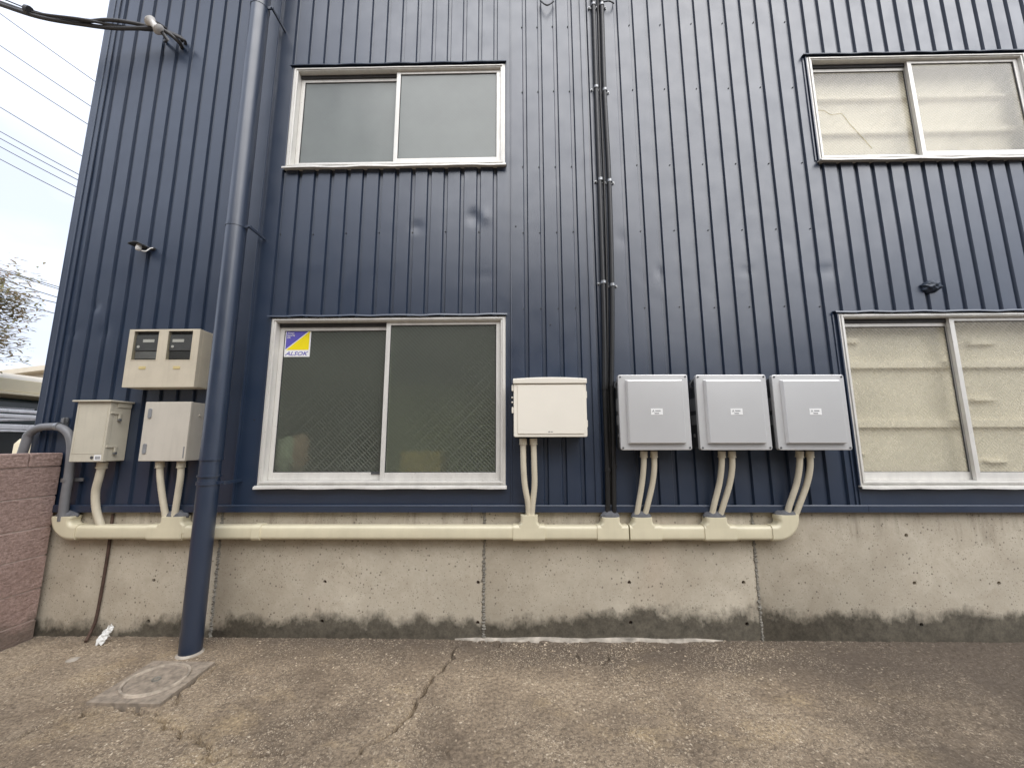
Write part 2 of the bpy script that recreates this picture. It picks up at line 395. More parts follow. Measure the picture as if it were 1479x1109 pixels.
def text_mesh(name, body, size, mat, parent, loc, shear=0.0, bold=0.0, width=None):
    cu = bpy.data.curves.new(name, 'FONT'); cu.body = body; cu.size = size; cu.shear = shear; cu.offset = bold
    cu.align_x = 'LEFT'; cu.resolution_u = 2
    tmp = bpy.data.objects.new('tmp', cu); col.objects.link(tmp)
    dg = bpy.context.evaluated_depsgraph_get(); me = bpy.data.meshes.new_from_object(tmp.evaluated_get(dg))
    bpy.data.objects.remove(tmp); bpy.data.curves.remove(cu)
    n = len(me.vertices); co = np.empty(n * 3); me.vertices.foreach_get('co', co); co = co.reshape(-1, 3)
    if width: co[:, 0] *= width / (co[:, 0].max() - co[:, 0].min())
    co = np.stack([co[:, 0] - co[:, 0].min(), -0.0006 * np.ones(n), co[:, 1]], 1); co += np.array(loc)
    me.vertices.foreach_set('co', co.ravel()); me.update(); me.name = name
    me.materials.append(MATS[mat]); o = bpy.data.objects.new(name, me); col.objects.link(o)
    o.parent = parent; o.matrix_parent_inverse = parent.matrix_world.inverted()
    return o

def vnoise(x, y, cell, seed):
    """smooth value noise on numpy arrays"""
    g = np.random.default_rng(seed).random((256, 256))
    fx, fy = x / cell, y / cell; ix, iy = np.floor(fx).astype(int), np.floor(fy).astype(int)
    tx, ty = fx - ix, fy - iy; tx = tx * tx * (3 - 2 * tx); ty = ty * ty * (3 - 2 * ty)
    a, b = g[ix % 256, iy % 256], g[(ix + 1) % 256, iy % 256]; c, d = g[ix % 256, (iy + 1) % 256], g[(ix + 1) % 256, (iy + 1) % 256]
    return (a * (1 - tx) + b * tx) * (1 - ty) + (c * (1 - tx) + d * tx) * ty

# ------------------------------------------------------------------ ground
FACE = 0.02                                   # face of the concrete foundation
gx0, gx1, gy0, gy1, st = -3.41, 4.1, -1.75, FACE + 0.004, 0.0052
nx, ny = int((gx1 - gx0) / st) + 1, int((gy1 - gy0) / st) + 1
X, Y = np.meshgrid(np.linspace(gx0, gx1, nx), np.linspace(gy0, gy1, ny), indexing='xy')
Z = (vnoise(X + 9, Y + 9, 0.9, 1) - 0.5) * 0.012 + (vnoise(X + 9, Y + 9, 0.12, 2) - 0.5) * 0.004 + (vnoise(X + 9, Y + 9, 0.022, 3) - 0.5) * 0.006
Z += (rng.random(X.shape) - 0.5) * 0.0018
DC = (G(123, 1019) + G(311, 959)) / 2
Z *= np.clip((np.hypot(X - DC.x, Y - DC.y) - 0.36) / 0.25, 0.25, 1)
def jag(pts, lv=4, amp=0.16):
    P = [np.array(p) for p in pts]; r = np.random.default_rng(len(pts))
    for _ in range(lv):
        Q = [P[0]]
        for a, b in zip(P[:-1], P[1:]):
            d = b - a; Q += [(a + b) / 2 + np.array([-d[1], d[0]]) * r.normal(0, amp), b]
        P = Q
    return P
def crack(pix, w, depth):
    global Z
    P = jag([G(*p).to_2d()[:] for p in pix]); n = len(P)
    for i, (a, b) in enumerate(zip(P[:-1], P[1:])):
        t_ = i / n; ww = w * (0.55 + 0.9 * abs(math.sin(i * 1.7))) * (1.0 if 0.08 < t_ < 0.75 else 0.6)
        sel = (X > min(a[0], b[0]) - ww) & (X < max(a[0], b[0]) + ww) & (Y > min(a[1], b[1]) - ww) & (Y < max(a[1], b[1]) + ww)
        if not sel.any(): continue
        x, y = X[sel], Y[sel]; d = b - a; q = np.clip(((x - a[0]) * d[0] + (y - a[1]) * d[1]) / max(1e-9, d @ d), 0, 1)
        dist = np.hypot(x - a[0] - q * d[0], y - a[1] - q * d[1])
        Z[sel] = np.minimum(Z[sel], np.where(dist < ww, -depth * (1 - (dist / ww) ** 2), 9))
crack([(664, 930), (656, 950), (640, 965), (622, 985), (606, 1005), (597, 1025), (580, 1043), (556, 1062), (535, 1072), (505, 1100)], 0.0085, 0.05)
crack([(228, 1028), (233, 1040), (262, 1050), (278, 1063), (302, 1074), (345, 1086), (400, 1085), (428, 1083)], 0.0085, 0.045)
crack([(112, 1030), (80, 1041), (40, 1056), (0, 1076)], 0.010, 0.03)
crack([(584, 1044), (620, 1056), (638, 1072), (650, 1092)], 0.008, 0.015)
crack([(664, 931), (720, 933), (800, 934), (900, 934), (985, 936), (1040, 936)], 0.009, 0.03)
crack([(250, 960), (316, 959)], 0.012, 0.035)
crack([(120, 1025), (232, 1027)], 0.012, 0.05)
crack([(232, 1025), (313, 961)], 0.009, 0.03)
verts = np.stack([X, Y, Z], -1).reshape(-1, 3)
i = np.arange(nx * ny).reshape(ny, nx)
quads = np.stack([i[:-1, :-1], i[:-1, 1:], i[1:, 1:], i[1:, :-1]], -1).reshape(-1, 4)
outer = []
for (a, b, c, d) in ((-150, 150, -150, gy0), (-150, gx0, gy0, 150), (gx1, 150, gy0, gy1), (gx0, 150, gy1, 150)):
    outer += [(a, c, 0), (b, c, 0), (b, d, 0), (a, d, 0)]
nv = len(verts); verts = np.vstack([verts, np.array(outer)])
quads = np.vstack([quads, nv + np.arange(16).reshape(4, 4)])
me = bpy.data.meshes.new('ground'); me.vertices.add(len(verts)); me.vertices.foreach_set('co', verts.ravel())
me.loops.add(quads.size); me.loops.foreach_set('vertex_index', quads.ravel().astype(np.int32))
me.polygons.add(len(quads)); me.polygons.foreach_set('loop_start', np.arange(0, quads.size, 4, dtype=np.int32))
me.update(calc_edges=True); me.validate()
me.polygons.foreach_set('use_smooth', [True] * len(me.polygons))
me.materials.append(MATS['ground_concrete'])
ground = bpy.data.objects.new('ground', me); col.objects.link(ground); ground['kind'] = 'structure'

# ------------------------------------------------------------------ factory building
XL = W(61, 572).x; XR = 5.6; ZTOP = 6.1; BACK = 7.0
ZF0, ZF1 = W(700, 739).z, W(700, 729).z         # base flashing
bld = thing('factory_building', 'two storey factory clad in navy blue ribbed metal on a concrete base', 'building', (0, 2.0, 0))
XB0 = W(410, 0).x; XS0 = W(387, 20).x; XB1 = W(737, 10).x
class Rect: pass
def rect(x0, x1, z0, z1, xm):
    r = Rect(); r.x0, r.x1, r.z0, r.z1, r.xm = x0, x1, z0, z1, xm; return r
LL = rect(W(373, 700).x, W(730.5, 690).x, W(550, 700).z, W(560, 459).z, W(557, 560).x)
UL = rect(W(414, 238).x, W(729.5, 150).x, W(570, 241.5).z, W(570, 98).z, W(573, 170).x)
URX0 = W(1163, 87).x; URX1 = W(1479, 92).x
UR = rect(URX0, URX1, W(1320, 231).z, W(1320, 82).z, W(1325, 150).x)
LR = rect(W(1208, 452).x, URX1, W(1320, 700).z, W(1330, 453).z, W(1396, 575).x)
gA = [W(185.3 + 20.43 * k, 0).x for k in range(-0, 10)]
b0, b1 = W(433.5, 0).x, W(716, 0).x
gB = [b0 + (b1 - b0) * k / 13 for k in range(14)]
PITCH_R = (W(1091.6, 33.3).x - W(912.3, 37.3).x) / 8
c0 = W(912.3, 37.3).x
gC = [c0 + PITCH_R * k for k in range(-8, 34)]
gC = [g for g in gC if XB1 + 0.04 < g < XR - 0.05 and abs(g - W(869, 0).x) > 0.05]
DENTS = [(W(685, 313), 0.055, 0.05, 0.012), (W(700, 313), 0.05, 0.05, -0.009), (W(602, 328), 0.05, 0.03, 0.008),
         (W(1079, 392), 0.05, 0.02, 0.006), (W(897, 345), 0.04, 0.05, 0.004), (W(952, 392), 0.03, 0.04, 0.006), (W(1195, 390), 0.07, 0.04, 0.006),
         (W(138, 443), 0.03, 0.03, 0.010), (W(150, 480), 0.04, 0.05, 0.006), (W(105, 480), 0.05, 0.02, 0.006), (W(700, 400), 0.09, 0.012, 0.004)]
GW, GD = 0.038, 0.019
def cladding(x0, x1, z0, z1, grooves, name='cladding_sheet'):
    """folded sheet: flat pans at y=0 with narrow trapezoid grooves pressed into the wall"""
    xs = [(x0, 0.0)]
    prev = x0
    gs = [g for g in grooves if x0 + 0.02 < g < x1 - 0.02]
    for g in gs:
        n = 5
        for k in range(1, n): xs.append((prev + (g - GW / 2 - prev) * k / n, 0))
        xs += [(g - GW / 2, 0), (g - GW / 2 + 0.008, GD), (g + GW / 2 - 0.008, GD), (g + GW / 2, 0)]; prev = g + GW / 2
    for k in range(1, 5): xs.append((prev + (x1 - prev) * k / 5, 0))
    xs.append((x1, 0))
    nz_ = max(2, int((z1 - z0) / 0.035)); zs = np.linspace(z0, z1, nz_)
    px = np.array([p[0] for p in xs]); py = np.array([p[1] for p in xs])
    XX, ZZ = np.meshgrid(px, zs); YY = np.tile(py, (nz_, 1))
    YY = YY + (vnoise(XX + 20, ZZ * 0.5 + 3, 0.16, 11) - 0.5) * 0.0012 + (vnoise(XX + 20, ZZ + 3, 0.5, 12) - 0.5) * 0.003
    for p, sx, sz, d in DENTS:
        YY = YY + d * np.exp(-((XX - p.x) / sx) ** 2 - ((ZZ - p.z) / sz) ** 2)
    n = len(px); mb = MB()
    vs = np.stack([XX, YY, ZZ], -1).reshape(-1, 3)
    idx = np.arange(nz_ * n).reshape(nz_, n)
    fs = np.stack([idx[:-1, :-1], idx[:-1, 1:], idx[1:, 1:], idx[1:, :-1]], -1).reshape(-1, 4)
    mb.v = vs.tolist(); mb.f = fs.tolist()
    return mb.build(name, 'navy_paint', bld, smooth=24)
def region(x0, x1, z0, z1, gs, per=4):
    g = [k for k in gs if x0 + 0.02 < k < x1 - 0.02]
    cuts = [x0] + [(g[k - 1] + g[k]) / 2 for k in range(per, len(g) - 1, per)] + [x1]
    for a, b in zip(cuts[:-1], cuts[1:]): cladding(a, b, z0, z1, gs)
XC = XL + 0.085
region(XC, XS0, ZF1, ZTOP, gA, 5)
cladding(XS0, XB0, ZF1, ZTOP, [], 'flat_sheet')
for r_ in (LL, UL):
    cladding(XB0, r_.x0, r_.z0 - 0.01, r_.z1 + 0.01, [], 'flat_sheet'); cladding(r_.x1, XB1, r_.z0 - 0.01, r_.z1 + 0.01, [], 'flat_sheet')
region(XB0, XB1, LL.z1 + 0.01, UL.z0 - 0.01, gB); region(XB0, XB1, UL.z1 + 0.01, ZTOP, gB)
cladding(XB0, XB1, ZF1, LL.z0 - 0.01, [], 'flat_sheet')
XD = UR.x0
region(XB1, XD, ZF1, ZTOP, gC, 5)
region(XD, XR, LR.z1 + 0.01, UR.z0 - 0.01, gC, 5); region(XD, XR, UR.z1 + 0.01, ZTOP, gC, 5)
cladding(LR.x0 - 0.04, XR, ZF1, LR.z0 - 0.01, [], 'flat_sheet')
region(UR.x1, XR, UR.z0 - 0.01, UR.z1 + 0.01, gC, 5); region(LR.x1, XR, LR.z0 - 0.01, LR.z1 + 0.01, gC, 5)
if LR.x0 > XD + 0.003: cladding(XD, LR.x0, LR.z0 - 0.01, LR.z1 + 0.01, [], 'flat_sheet'); 
if LR.x0 - 0.04 > XD: cladding(XD, LR.x0 - 0.04, ZF1, LR.z0 - 0.01, [], 'flat_sheet')
# trims
t = MB(); t.box(XL - 0.004, XC + 0.012, -0.012, -0.001, ZF0 + 0.005, ZTOP); t.box(XL - 0.006, XL + 0.006, -0.013, 0.12, ZF0 + 0.005, ZTOP); t.build('corner_trim', 'navy_paint', bld, bevel=0.003)
t = MB(); t.box(XL + 0.05, XL + 0.062, -0.019, -0.010, ZF0 + 0.03, ZTOP - 0.01); t.build('corner_bead', 'navy_paint', bld, bevel=0.003)
t = MB(); t.box(XB0 - 0.012, XB0 + 0.004, -0.024, 0.004, ZF1, ZTOP); t.build('joint_strip', 'navy_paint', bld, bevel=0.003)
t = MB(); t.box(XS0 - 0.006, XS0 + 0.006, -0.004, 0.004, ZF1, ZTOP); t.build('joint_strip', 'navy_paint', bld, bevel=0.002)
t = MB(); t.box(XB1 - 0.004, XB1 + 0.006, -0.011, 0.004, ZF1, ZTOP); t.build('joint_strip', 'navy_paint', bld, bevel=0.003)
xj = W(848, 300).x
t = MB(); t.box(xj - 0.010, xj + 0.03, -0.014, 0.004, ZF1, ZTOP); t.build('joint_strip', 'navy_paint', bld, bevel=0.003)
for xa in (UR.x0 - 0.055, UR.x0 - 0.028):
    for r_ in (LR,):
        t = MB(); t.box(xa, xa + 0.010, -0.009, 0.004, ZF1, r_.z1); t.build('joint_strip', 'navy_paint', bld, bevel=0.002)
t = MB(); t.box(UR.x0 - 0.03, UR.x0 - 0.018, -0.009, 0.004, UR.z0, UR.z1); t.build('joint_strip', 'navy_paint', bld, bevel=0.002)
# base flashing: lapped lengths with a rolled top edge
cuts = [XL - 0.01, W(230, 735).x, W(682, 735).x, W(1250, 735).x, XR]
for a, b in zip(cuts[:-1], cuts[1:]):
    t = MB(); t.box(a + 0.001, b, -0.026, 0.012, ZF0, ZF1 - 0.008)
    t.tube([(a + 0.001, -0.018, ZF1 - 0.005), (b, -0.018, ZF1 - 0.005)], 0.009, 10)
    t.build('base_flashing', 'navy_paint', bld, bevel=0.002)
# foundation panels with pour joints and form-tie holes
jx = [XL - 0.02, W(309, 870, FACE).x, W(699, 870, FACE).x, W(1097, 870, FACE).x, XR]
holes = [(469, 840), (690.5, 841), (909, 841), (1074, 841), (1321, 842), (465, 897), (690, 899), (911, 899), (1079, 901), (1331, 902), (222, 838), (214, 897), (1309, 773), (1443, 842)]
HP = [W(px, py, FACE) for px, py in holes]
for k, (a, b) in enumerate(zip(jx[:-1], jx[1:])):
    t = MB(); t.box(a + 0.004, b - 0.004, FACE, 0.3, -0.1, ZF0 + 0.03)
    o = t.build('foundation_panel', 'foundation_concrete', bld, bevel=0.004)
    cut = MB()
    mine = [p for p in HP if a + 0.03 < p.x < b - 0.03]
    for p in mine: cut.tube([(p.x, FACE - 0.02, p.z), (p.x, FACE + 0.022, p.z)], [0.0145, 0.0115], 14)
    if mine:
        c = cut.build('cutter', 'ink'); md = o.modifiers.new('holes', 'BOOLEAN'); md.object = c; md.operation = 'DIFFERENCE'; md.solver = 'EXACT'
        dg = bpy.context.evaluated_depsgraph_get(); nm = bpy.data.meshes.new_from_object(o.evaluated_get(dg)); o.modifiers.clear()
        nm.materials.clear(); nm.materials.append(MATS['foundation_concrete'])
        nm.polygons.foreach_set('material_index', [0] * len(nm.polygons)); nm.update()
        o.data = nm; nm.name = 'foundation_panel'; bpy.data.objects.remove(c)
    for p in mine:
        s = MB(); s.disc((p.x, FACE + 0.0205, p.z), 0.0105, 'y', 12, 0.003); s.build('tie_end', 'rust', bld)
for x in jx[1:-1]:
    # rough mortar squeezed out of the pour joint
    rings = []
    zz = np.linspace(0.0, ZF0, 120); r2 = np.random.default_rng(int(abs(x) * 1000) + 3)
    for z in zz:
        w_ = 0.009 + 0.012 * r2.random(); d_ = 0.001 + 0.011 * r2.random(); ox = r2.normal(0, 0.003)
        rings.append([(x + ox - w_, FACE + 0.006, z), (x + ox - w_ * 0.5, FACE - d_, z), (x + ox + w_ * 0.4, FACE - d_ * r2.random(), z), (x + ox + w_, FACE + 0.006, z)])
    t = MB(); t.loft(rings, cap=False, closed=False); t.build('pour_joint', 'joint_mortar', bld)
# shell: other walls, roof, floor
t = MB(); t.box(XL - 0.005, XL + 0.05, 0.121, BACK, 0, ZTOP); t.build('gable_wall', 'navy_paint', bld)
t = MB(); t.box(XR - 0.05, XR, 0.05, BACK, 0, ZTOP); t.build('gable_wall', 'navy_paint', bld)
t = MB(); t.box(XL, XR, BACK, BACK + 0.1, 0, ZTOP); t.build('rear_wall', 'interior_dark', bld)
t = MB(); t.box(XL - 0.2, XR + 0.2, -0.3, BACK + 0.3, ZTOP, ZTOP + 0.12); t.build('roof', 'navy_paint', bld)
t = MB(); t.box(XL + 0.05, XR - 0.05, 0.3, BACK, 0.6, 0.72); t.build('floor_slab', 'interior_dark', bld)
# dark lining behind the cladding, around the openings
def lining(x0, x1, z0, z1):
    if x1 - x0 > 0.01 and z1 - z0 > 0.01:
        t = MB(); t.box(x0, x1, 0.075, 0.10, z0, z1); t.build('wall_lining', 'interior_dark', bld)
for lo, hi, a, b in ((ZF0, (LL.z1 + UL.z0) / 2, LL, LR), ((LL.z1 + UL.z0) / 2, ZTOP, UL, UR)):
    lining(XL + 0.05, a.x0, lo, hi); lining(a.x1, b.x0, lo, hi); lining(b.x1, XR - 0.05, lo, hi)
    for r_ in (a, b): lining(r_.x0, r_.x1, lo, r_.z0); lining(r_.x0, r_.x1, r_.z1, hi)

# windows
def frame_mb(x0, x1, z0, z1, w, y0, y1, wt=None, wb=None):
    wt = wt or w; wb = wb or w; t = MB()
    t.box(x0, x0 + w, y0, y1, z0, z1); t.box(x1 - w, x1, y0, y1, z0, z1)
    t.box(x0 + w, x1 - w, y0 + 0.001, y1 - 0.001, z1 - wt, z1); t.box(x0 + w, x1 - w, y0 + 0.001, y1 - 0.001, z0, z0 + wb)
    return t
def window(r, glass, back, lab):
    w = frame_mb(r.x0, r.x1, r.z0, r.z1, 0.038, -0.016, 0.085, 0.030, 0.030).build('window', 'sash_aluminium', bld, bevel=0.003)
    w['label'] = lab
    # second lip of the frame
    frame_mb(r.x0 + 0.014, r.x1 - 0.014, r.z0 + 0.012, r.z1 - 0.012, 0.010, -0.024, -0.0165).build('frame_lip', 'sash_aluminium', w, bevel=0.002)
    ix0, ix1, iz0, iz1 = r.x0 + 0.039, r.x1 - 0.039, r.z0 + 0.031, r.z1 - 0.031
    sw = 0.034
    # inner sash (recessed) and outer sash (in front)
    frame_mb(ix0, r.xm + 0.018, iz0, iz1 - 0.028, sw, 0.042, 0.066, 0.028, 0.055).build('sash', 'sash_aluminium', w, bevel=0.002)
    frame_mb(r.xm - 0.018, ix1, iz0, iz1, sw, 0.008, 0.034, 0.026, 0.055).build('sash', 'sash_aluminium', w, bevel=0.002)
    t = MB(); t.box(ix0, r.xm, 0.03, 0.07, iz1 - 0.027, iz1 + 0.001); t.build('head_track', 'dark_rubber', w)
    t = MB(); t.box(ix0 + sw - 0.004, r.xm + 0.018 - sw + 0.004, 0.052, 0.056, iz0 + 0.05, iz1 - 0.05); t.build('pane', glass, w)
    t = MB(); t.box(r.xm - 0.018 + sw - 0.004, ix1 - sw + 0.004, 0.019, 0.023, iz0 + 0.05, iz1 - 0.022); t.build('pane', glass, w)
    for (a, b, yy, zt) in ((ix0 + sw, r.xm + 0.018 - sw, 0.046, iz1 - 0.056), (r.xm - 0.018 + sw, ix1 - sw, 0.013, iz1 - 0.026)):
        t = frame_mb(a - 0.001, b + 0.001, iz0 + 0.054, zt + 0.001, 0.005, yy, yy + 0.006); t.build('gasket', 'dark_rubber', w)
    # sill and drip cap
    t = MB(); a = r.x0 - 0.012; b = r.x1 + 0.008
    prof = [(0.03, 0.004), (-0.022, -0.003), (-0.044, -0.009), (-0.046, -0.024), (-0.041, -0.026), (-0.036, -0.015), (0.03, -0.010)]
    n = 14; rr = []
    for k in range(n + 1):
        x = a + (b - a) * k / n; dz = 0.003 * math.sin(k * 1.9 + r.x0); dy = 0.003 * math.sin(k * 1.3 + r.z0)
        rr.append([(x, y + (dy if y < -0.03 else 0), r.z0 + z + (dz if y < -0.038 else 0)) for y, z in prof])
    t.loft(rr); t.build('sill', 'sash_aluminium', w, smooth=30)
    t = MB(); a = r.x0 - 0.03; b = r.x1 + 0.012; rr = []
    prof = [(0.01, 0.026), (-0.030, 0.019), (-0.035, 0.006), (-0.031, 0.006), (-0.027, 0.014), (0.01, 0.020)]
    for k in range(n + 1):
        x = a + (b - a) * k / n; dz = 0.004 * math.sin(k * 2.3 + r.z0 * 3) * (1 if 0 < k < n else 0)
        rr.append([(x, y, r.z1 + z + (dz if y < -0.025 else 0)) for y, z in prof])
    t.loft(rr); t.build('drip_cap', 'navy_paint', w, smooth=30)
    t = MB(); t.box(r.x0 - 0.012, r.x0 - 0.001, -0.02, 0.02, r.z0 - 0.005, r.z1 + 0.01); t.build('side_flashing', 'navy_paint', w, bevel=0.002)
    t = MB(); t.box(r.x1 + 0.001, r.x1 + 0.012, -0.02, 0.02, r.z0 - 0.005, r.z1 + 0.01); t.build('side_flashing', 'navy_paint', w, bevel=0.002)
    return w
wLL = window(LL, 'patterned_glass', 0, 'sliding window with dark patterned glass and a security sticker')
wUL = window(UL, 'frosted_glass', 0, 'upper sliding window with grey frosted glass')
wUR = window(UR, 'patterned_glass_clearer', 0, 'upper sliding window with cream boards behind, one pane cracked')
wLR = window(LR, 'patterned_glass_clearer', 0, 'lower sliding window with cream boards behind patterned glass')
# latch in the dark window
p = W(548, 683, 0.05); t = MB(); t.box(p.x - 0.06, p.x + 0.02, 0.036, 0.041, p.z - 0.008, p.z + 0.006); t.build('latch', 'inverter_body', wLL, bevel=0.002)
# boards blocking the right-hand windows, and the grey curtain upstairs
def backing(r, zs, mat, mat2, y=0.125):
    t = MB(); t.box(r.x0 - 0.02, r.x1 + 0.02, y, y + 0.02, r.z0 - 0.02, r.z1 + 0.02); o = t.build('backing_board', mat, bld)
    for (z, h, xa, xb) in zs:
        t = MB(); t.box(xa, xb, y - 0.035, y - 0.001, z - h / 2, z + h / 2); t.build('batten', mat2, o, bevel=0.004)
x0, x1 = LR.x0 - 0.02, LR.x1 + 0.02
backing(LR, [(W(1300, 527, .1).z, 0.05, x0, x1), (W(1300, 612, .1).z, 0.055, x0, x1), (W(1230, 492, .1).z, 0.04, x0, x0 + 0.25), (W(1330, 575, .1).z, 0.015, x0, x0 + 0.16),
             (W(1420, 495, .1).z, 0.03, W(1400, 500, .1).x, W(1440, 500, .1).x), (W(1420, 577, .1).z, 0.02, W(1405, 577, .1).x, W(1440, 577, .1).x), (W(1430, 666, .1).z, 0.02, W(1425, 666, .1).x, W(1460, 666, .1).x),
             (W(1330, 655, .1).z, 0.012, x0, x0 + 0.2)], 'interior_board', 'interior_batten')
backing(UR, [(W(1250, 142, .1).z, 0.03, x0, x1), (W(1250, 190, .1).z, 0.05, x0, x1)], 'interior_board', 'interior_batten')
t = MB(); t.box(UL.x0 - 0.02, UL.x1 + 0.02, 0.3, 0.32, UL.z0 - 0.1, UL.z1 + 0.1); t.build('curtain', 'meter_grey', bld)
plain('olive_panel', (0.34, 0.34, 0.22), 0.8, var=0.15, scale=3)
t = MB(); t.box(W(560, 560, .75).x, LL.x1 + 0.5, 0.75, 0.8, 0.72, 1.9); t.build('partition_wall', 'olive_panel', bld)
t = MB(); t.box(LL.x0 - 1.2, LL.x1 + 0.9, 2.2, 2.25, 0.72, 3.0); t.build('partition_wall', 'interior_dark', bld)
# crack across the upper pane
P = [W(*q, 0.049) for q in ((1172, 158), (1190, 160), (1200, 166), (1216, 164), (1228, 180), (1245, 198), (1260, 215))]
t = MB(); t.tube(P, 0.0013, 5); t.build('pane_crack', 'label_ochre', wUR)
# cladding screws
sm = MB(); sm.disc((0, -0.002, 0), 0.0052, 'y', 8, 0.006); sm.disc((0, -0.006, 0), 0.003, 'y', 6, 0.004)
proto = sm.build('screw', 'dark_rubber', bld)
first = True
def screw_at(x, z, y=0.0):
    global first
    o = proto if first else proto.copy()
    if not first: col.objects.link(o)
    first = False
    o.parent = bld; o.matrix_parent_inverse = Matrix.Identity(4); o.location = Vector((x, y, z)) - bld.location
rows = [W(1001, 35).z, W(1001, 129).z, W(1001, 238).z, W(1001, 333).z, W(1001, 444).z]
for zr in rows:
    for k, g in enumerate(gC):
        if g > W(1200, 400).x: continue
        if k % 2 == 0 or g < W(860, 300).x: screw_at(g - 0.022, zr + random.uniform(-.004, .004))
for zr in (W(560, 335).z,):
    for k, g in enumerate(gB):
        if k % 2 == 0: screw_at(g + 0.004, zr + random.uniform(-.005, .005), GD)
for px, py in ((795, 469), (745, 327), (367.5, 606), (681, 728)): 
    p = W(px, py); screw_at(p.x, p.z)

# ------------------------------------------------------------------ block wall
BX = S(46, 924, 0 - 3.41).x; BT = 0.15
ztop = W(81, 653, -0.03).z
bw = thing('block_wall', 'reddish brown split face block wall with a cap course beside the factory', 'wall', (BX - BT / 2, -0.7, 0))
zj = [0.0] + [W(x_, y_, -0.03).z for x_, y_ in ((52, 894.7), (57, 849), (62, 801.5), (66, 760), (71, 715.4), (78, 673))] + [ztop]
t = MB(); t.box(BX - BT + 0.006, BX - 0.006, -2.2, -0.022, 0, ztop - 0.006); t.build('mortar_core', 'block_mortar', bw)
blk = {}
for c in range(7):
    y = -0.015 - (0.0 if c % 2 == 0 else 0.2); h = zj[c + 1] - zj[c] - 0.008
    ys = [(-0.015, -0.405)] if c % 2 == 0 else [(-0.015, -0.60)]
    yy = ys[0][1] - 0.008
    while yy > -2.1: ys.append((yy, yy - 0.39)); yy -= 0.398
    if c == 6: ys = [(-0.02 - 0.2 * k, -0.02 - 0.2 * k - 0.194) for k in range(11)]
    for a, b in ys:
        key = (c, round(a - b, 2))
        if key not in blk:
            t = MB(); ov = 0.006 if c == 6 else 0
            t.box(-BT - ov, ov, b - a, 0, 0.004, 0.004 + h); o = t.build('cap_stone' if c == 6 else 'block', 'block_face', bw, bevel=0.006); blk[key] = o
        else:
            o = blk[key].copy(); col.objects.link(o)
        o.parent = bw; o.matrix_parent_inverse = Matrix.Identity(4); o.location = Vector((BX + random.uniform(-.002, .002), a, zj[c])) - bw.location

# ------------------------------------------------------------------ downspout
pb = G(270, 943); dx, dy, dr = W(301, 700, pb.y).x, pb.y, 0.067
dy = max(-0.22, min(-0.1, dy)); dx = W(301, 700, dy).x
ds = thing('downspout', 'thick navy downspout pipe standing in front of the ribbed wall', 'downspout', (dx, dy, 0))
zc = W(300, 664, dy).z
t = MB(); t.tube([(dx, dy, -0.02), (dx, dy, zc)], dr - 0.003, 28); t.build('lower_pipe', 'navy_paint', ds, smooth=40)
t = MB(); t.tube([(dx, dy, zc), (dx, dy, ZTOP - 0.3)], dr + 0.001, 28); t.build('upper_pipe', 'navy_paint', ds, smooth=40)
for py in (663, 687): 
    z = W(300, py, dy).z; t = MB(); t.tube([(dx, dy, z - 0.006), (dx, dy, z + 0.006)], dr + 0.005, 28); t.build('collar', 'navy_paint', ds, smooth=40)
for px, py in ((303, 697), (337, 328), (366, 13)):
    z = W(px, py, dy).z; t = MB()
    t.tube([(dx, dy, z - 0.012), (dx, dy, z + 0.012)], dr + 0.004, 28); t.box(dx + dr - 0.004, dx + dr + 0.045, dy - 0.006, dy + 0.006, z - 0.011, z + 0.011)
    t.box(dx + dr + 0.028, dx + dr + 0.040, dy + 0.0061, -0.002, z - 0.010, z + 0.010); t.build('bracket', 'navy_paint', ds, smooth=40)
    t = MB(); t.disc((dx + dr + 0.03, dy - 0.009, z), 0.008, 'y', 8, 0.008); t.build('bolt', 'navy_paint', ds)
t = MB(); t.tube([(dx, dy, 0.0), (dx, dy, 0.012)], [dr + 0.010, dr + 0.0], 20); t.build('mortar_ring', 'mortar_white', ds, smooth=40)

# ------------------------------------------------------------------ cable duct along the foundation
DF = -0.072                                             # front face of the duct
dz0, dz1 = W(560, 780, DF).z, W(560, 759.5, DF).z
DH, DD = dz1 - dz0, FACE - 0.002 - DF
dcy, dcz = DF + DD / 2, (dz0 + dz1) / 2
X_ = lambda px: W(px, 768, DF).x
duct = thing('cable_duct', 'long cream plastic cable duct with tees running along the concrete base', 'duct', (0, dcy, dz0))
def section(name, xa, xb, grow=0.0):
    t = MB(); pr = rrect(dcy - grow / 2, dcz, DD + grow, DH + 2 * grow, 0.022 + grow)
    t.loft([[(x, a, b) for a, b in pr] for x in (xa, xb)]); return t.build(name, 'duct_cream', duct, smooth=50, bevel=0.002 if grow else 0)
def tee(a, b, pa, pb, ptop):
    xa, xb, x0, x1, zt = X_(a), X_(b), W(pa, 750, DF).x, W(pb, 750, DF).x, W((pa + pb) / 2, ptop, DF + 0.01).z
    g = 0.006; t = MB(); pr = rrect(dcy - g / 2, dcz, DD + g, DH + 2 * g, 0.024)
    t.loft([[(x, p, q) for p, q in pr] for x in (xa, xb)])
    rings = []; c = (x0 + x1) / 2; w = x1 - x0; zb = dz1 + g
    for z, k in ((dz1 - 0.05, 1.38), (zb - 0.012, 1.34), (zb + 0.001, 1.24), (zb + 0.006, 1.13), (zb + 0.014, 1.05), (zb + 0.024, 1.0), (max(zt, zb + 0.04), 1.0)):
        rings.append([(p, q, z) for p, q in rrect(c, dcy - g / 2 - 0.0005, min(w * k, xb - xa - 0.004), DD + g - 0.002, 0.022)])
    t.loft(rings); o = t.build('tee', 'duct_cream', duct, smooth=40, bevel=0.0015)
    return c, w, max(zt, zb + 0.04)
